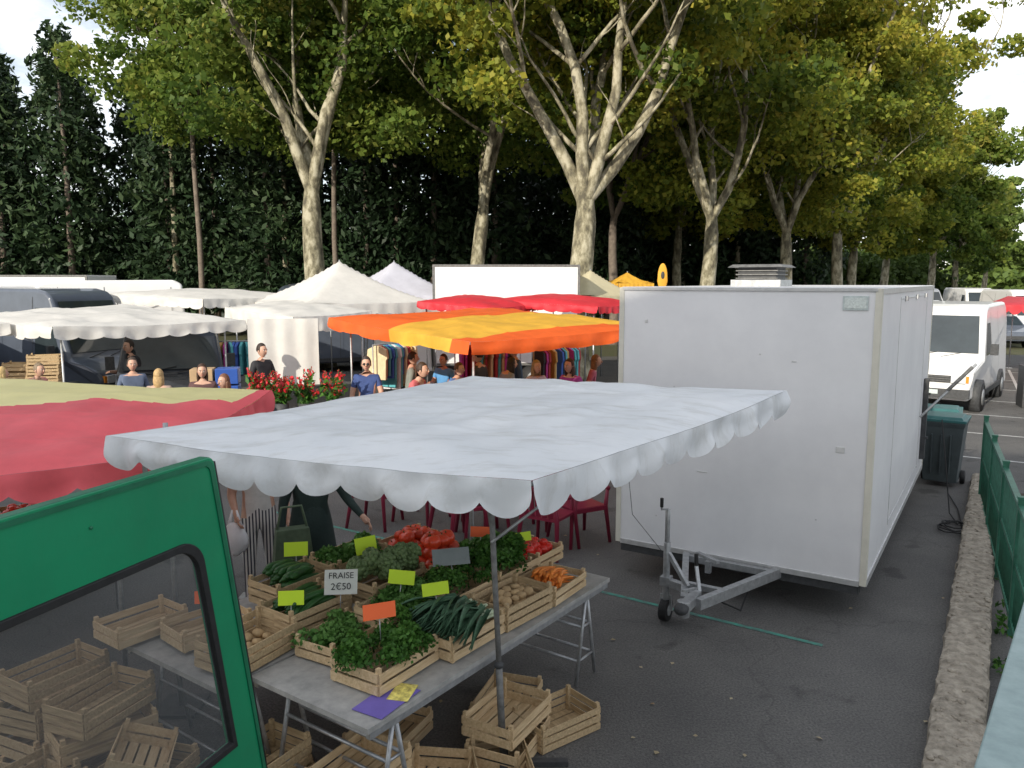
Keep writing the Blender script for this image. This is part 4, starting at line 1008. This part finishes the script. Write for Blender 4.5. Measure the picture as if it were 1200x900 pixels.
def tree(name,x,y,H,r0,fork,seed,crown=5,zlow=6,lf=None,dens=1.0,limbs=4,lean=(0,0),ls=.2,ncl=85,bark=None,dirs=None,frontgap=0):
    rr=random.Random(seed); e=empty(name,(x,y,0)); g=MB(); lf=lf or M_lf; bark=bark or M_bark
    top=Vector((lean[0],lean[1],fork)); pts=[Vector((0,0,-.1))]+[Vector((lean[0]*t+.10*math.sin(t*5+seed)*(1-t*.5),lean[1]*t,fork*t)) for t in (.04,.12,.3,.5,.7,.88,1)]
    g.tube(pts,[r0*1.6,r0*1.3,r0*1.1,r0,r0*.95,r0*.88,r0*.84,r0*.62],bark,14)
    tips=[]
    def limb(p,d,ln,r,depth,first=False):
        P=[p];dd=d.copy(); n=7
        if first:
            P=[Vector((pts[-2].x,pts[-2].y,fork-.75)),top+Vector((d.x*.12,d.y*.12,0))]
        for i in range(n):
            dd=(dd+Vector((rr.uniform(-.24,.24),rr.uniform(-.24,.24),rr.uniform(-.02,.16)))).normalized(); P.append(P[-1]+dd*ln/n)
        m_=len(P)-1
        g.tube(P,[r*(1-.68*i/m_) for i in range(m_+1)],bark,10 if depth==0 else 5)
        if depth<2:
            for k in range(5 if depth==0 else 3):
                i=rr.randint(2,m_); a=rr.uniform(0,6.28)
                nd=(dd*.7+Vector((math.cos(a),math.sin(a),rr.uniform(-.1,.5)))*.9).normalized()
                limb(P[i],nd,ln*rr.uniform(.4,.62),r*.34,depth+1)
        tips.extend(P[3:] if depth else P[5:])
    for k in range(limbs):
        a=k*6.283/limbs+rr.uniform(-.3,.3)+seed
        d=Vector((math.cos(a)*.42,math.sin(a)*.42,1)).normalized() if not dirs else Vector(dirs[k]).normalized()
        limb(top,d,(H-fork)*rr.uniform(.6,.78),r0*.60,0,True)
    C=[];V=[]
    for i in range(ncl):
        if rr.random()<.6 and tips:
            c=rr.choice(tips)+Vector((rr.gauss(0,.8),rr.gauss(0,.8),rr.gauss(0,.6)))
        else:
            a=rr.uniform(0,6.28); q=math.sqrt(rr.random()); zz=rr.uniform(0,1); rad=crown*(math.sin(math.pi*(.15+.8*zz))**.6)
            c=Vector((lean[0]+q*rad*math.cos(a),lean[1]+q*rad*math.sin(a),zlow+(H-zlow)*zz))
        if c.z<zlow: c.z=zlow+rr.uniform(0,2)
        # sparser foliage on the near lower side so that the main limbs show
        if frontgap and c.y<.6 and abs(c.x-lean[0])<2.2 and c.z<frontgap: c.y=abs(c.y)+1.2
        n=int(rr.uniform(130,260)*dens); p=cluster(c,rr.uniform(.6,1.5),n); C.append(p)
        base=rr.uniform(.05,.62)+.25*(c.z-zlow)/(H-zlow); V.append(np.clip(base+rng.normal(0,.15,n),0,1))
    g.build('trunk_and_limbs',parent=e)
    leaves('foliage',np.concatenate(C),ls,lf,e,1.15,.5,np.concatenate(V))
    return e
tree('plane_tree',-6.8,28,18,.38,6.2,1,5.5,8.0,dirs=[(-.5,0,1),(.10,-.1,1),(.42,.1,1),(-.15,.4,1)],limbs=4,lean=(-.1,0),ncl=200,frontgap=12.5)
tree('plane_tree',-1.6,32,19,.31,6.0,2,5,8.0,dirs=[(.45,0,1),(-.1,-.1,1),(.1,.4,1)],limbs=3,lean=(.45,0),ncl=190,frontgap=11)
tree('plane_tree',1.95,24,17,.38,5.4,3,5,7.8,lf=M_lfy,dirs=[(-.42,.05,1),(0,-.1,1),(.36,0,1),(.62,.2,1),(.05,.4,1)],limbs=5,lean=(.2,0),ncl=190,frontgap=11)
tree('plane_tree',7.2,30,18,.30,5.4,4,5.2,6.2,lf=M_lfy,ncl=230,lean=(.2,0),frontgap=9)
tree('plane_tree',12.6,37,19,.30,5.3,5,5.5,5.6,lf=M_lfy,ncl=250)
tree('plane_tree',16.6,41,19,.30,5.6,6,4.6,5.4,lf=M_lfy,ncl=230)
tree('plane_tree',20.4,48,18,.30,5.0,8,4.6,5.2,lf=M_lfy,ncl=190,ls=.26)
tree('plane_tree',27,58,17,.3,5.0,9,4.6,5,lf=M_lfy,ncl=150,ls=.3)
tree('plane_tree',33.5,64,14.5,.3,5.0,10,5.5,5,lf=M_lf,ncl=130,ls=.32)
tree('plane_tree',42,76,13,.3,5.0,11,6,4.5,lf=M_lf,ncl=120,ls=.36)
tree('plane_tree',-14.8,38,18,.13,10,12,5.5,10,ncl=140,bark=M_bark2,ls=.24)
tree('plane_tree',-8.3,38,19,.13,10,21,5.5,9.5,ncl=130,bark=M_bark2,ls=.24)
tree('plane_tree',-1.5,40,21,.15,9,22,6,9,ncl=130,bark=M_bark2,ls=.26)
tree('plane_tree',4.8,38,20,.22,6,13,5.5,6.5,ncl=190,ls=.26,bark=M_bark2)
tree('plane_tree',9.5,46,21,.28,6,14,5.5,5.5,ncl=170,ls=.28,lf=M_lfy)
tree('plane_tree',52,88,12,.3,4.0,15,6.5,4,lf=M_far,ncl=110,ls=.4)
cb=empty('conifer_belt'); g=MB(); C=[];V=[]
for i in range(62):
    x=-46+i*1.05+random.uniform(-.5,.5); y=42+random.uniform(-1,7)+max(0,x)*.35
    H=random.uniform(13.2,16.2) if x<-4 else random.uniform(11,14)
    g.tube([(x,y,0),(x+.1,y,H*.5),(x,y,H*.95)],[.2,.14,.04],M_bark2 if i%3 else M_bark,7)
    n=4200; z=rng.uniform(0,1,n)**1.15; zz=2.4+(H-2.4)*z; rad=(2.3*(1-z)**.5+.35)*rng.uniform(.2,1,n)**.6; a=rng.uniform(0,6.283,n)
    lay=np.sin(zz*3.2+a*2)*.3
    rad=rad*(1+.3*np.sin(a*3+zz*1.7+i))
    p=np.stack([x+np.cos(a)*rad,y+np.sin(a)*rad,zz-rad*.35+lay],1); p[:,2]=np.maximum(p[:,2],2.6 if i%2 else 1.4)
    C.append(p); V.append(np.clip(rng.normal(.2+.3*random.random(),.15,n)+.25*np.sin(zz*1.3+a*2+i)+.35*(z-.4),0,1))
g.build('trunks',parent=cb); leaves('foliage',np.concatenate(C),.22,M_con,cb,2.0,-.3,np.concatenate(V))
hb=empty('background_shrubs'); C=[];V=[]
for i in range(150):
    x=random.uniform(-55,42); y=50+random.uniform(0,8)+max(0,x-5)*.75; c=(x,y,random.uniform(.5,5.5)); n=380
    C.append(cluster(c,random.uniform(1.5,2.8),n)); V.append(np.clip(rng.normal(random.uniform(.05,.5),.15,n),0,1))
leaves('foliage',np.concatenate(C),.42,M_far,hb,1.2,.3,np.concatenate(V))
hb=empty('distant_trees'); C=[];V=[]
for i in range(330):
    x=random.uniform(-90,210); y=135+random.uniform(0,25)+abs(x)*.1; c=(x,y,abs(random.gauss(0,1))*3.2+2); n=170
    C.append(cluster(c,random.uniform(3,5),n)); V.append(np.clip(rng.normal(random.uniform(.2,.8),.15,n),0,1))
leaves('foliage',np.concatenate(C),1.0,M_far,hb,1.2,.3,np.concatenate(V))
print('done')
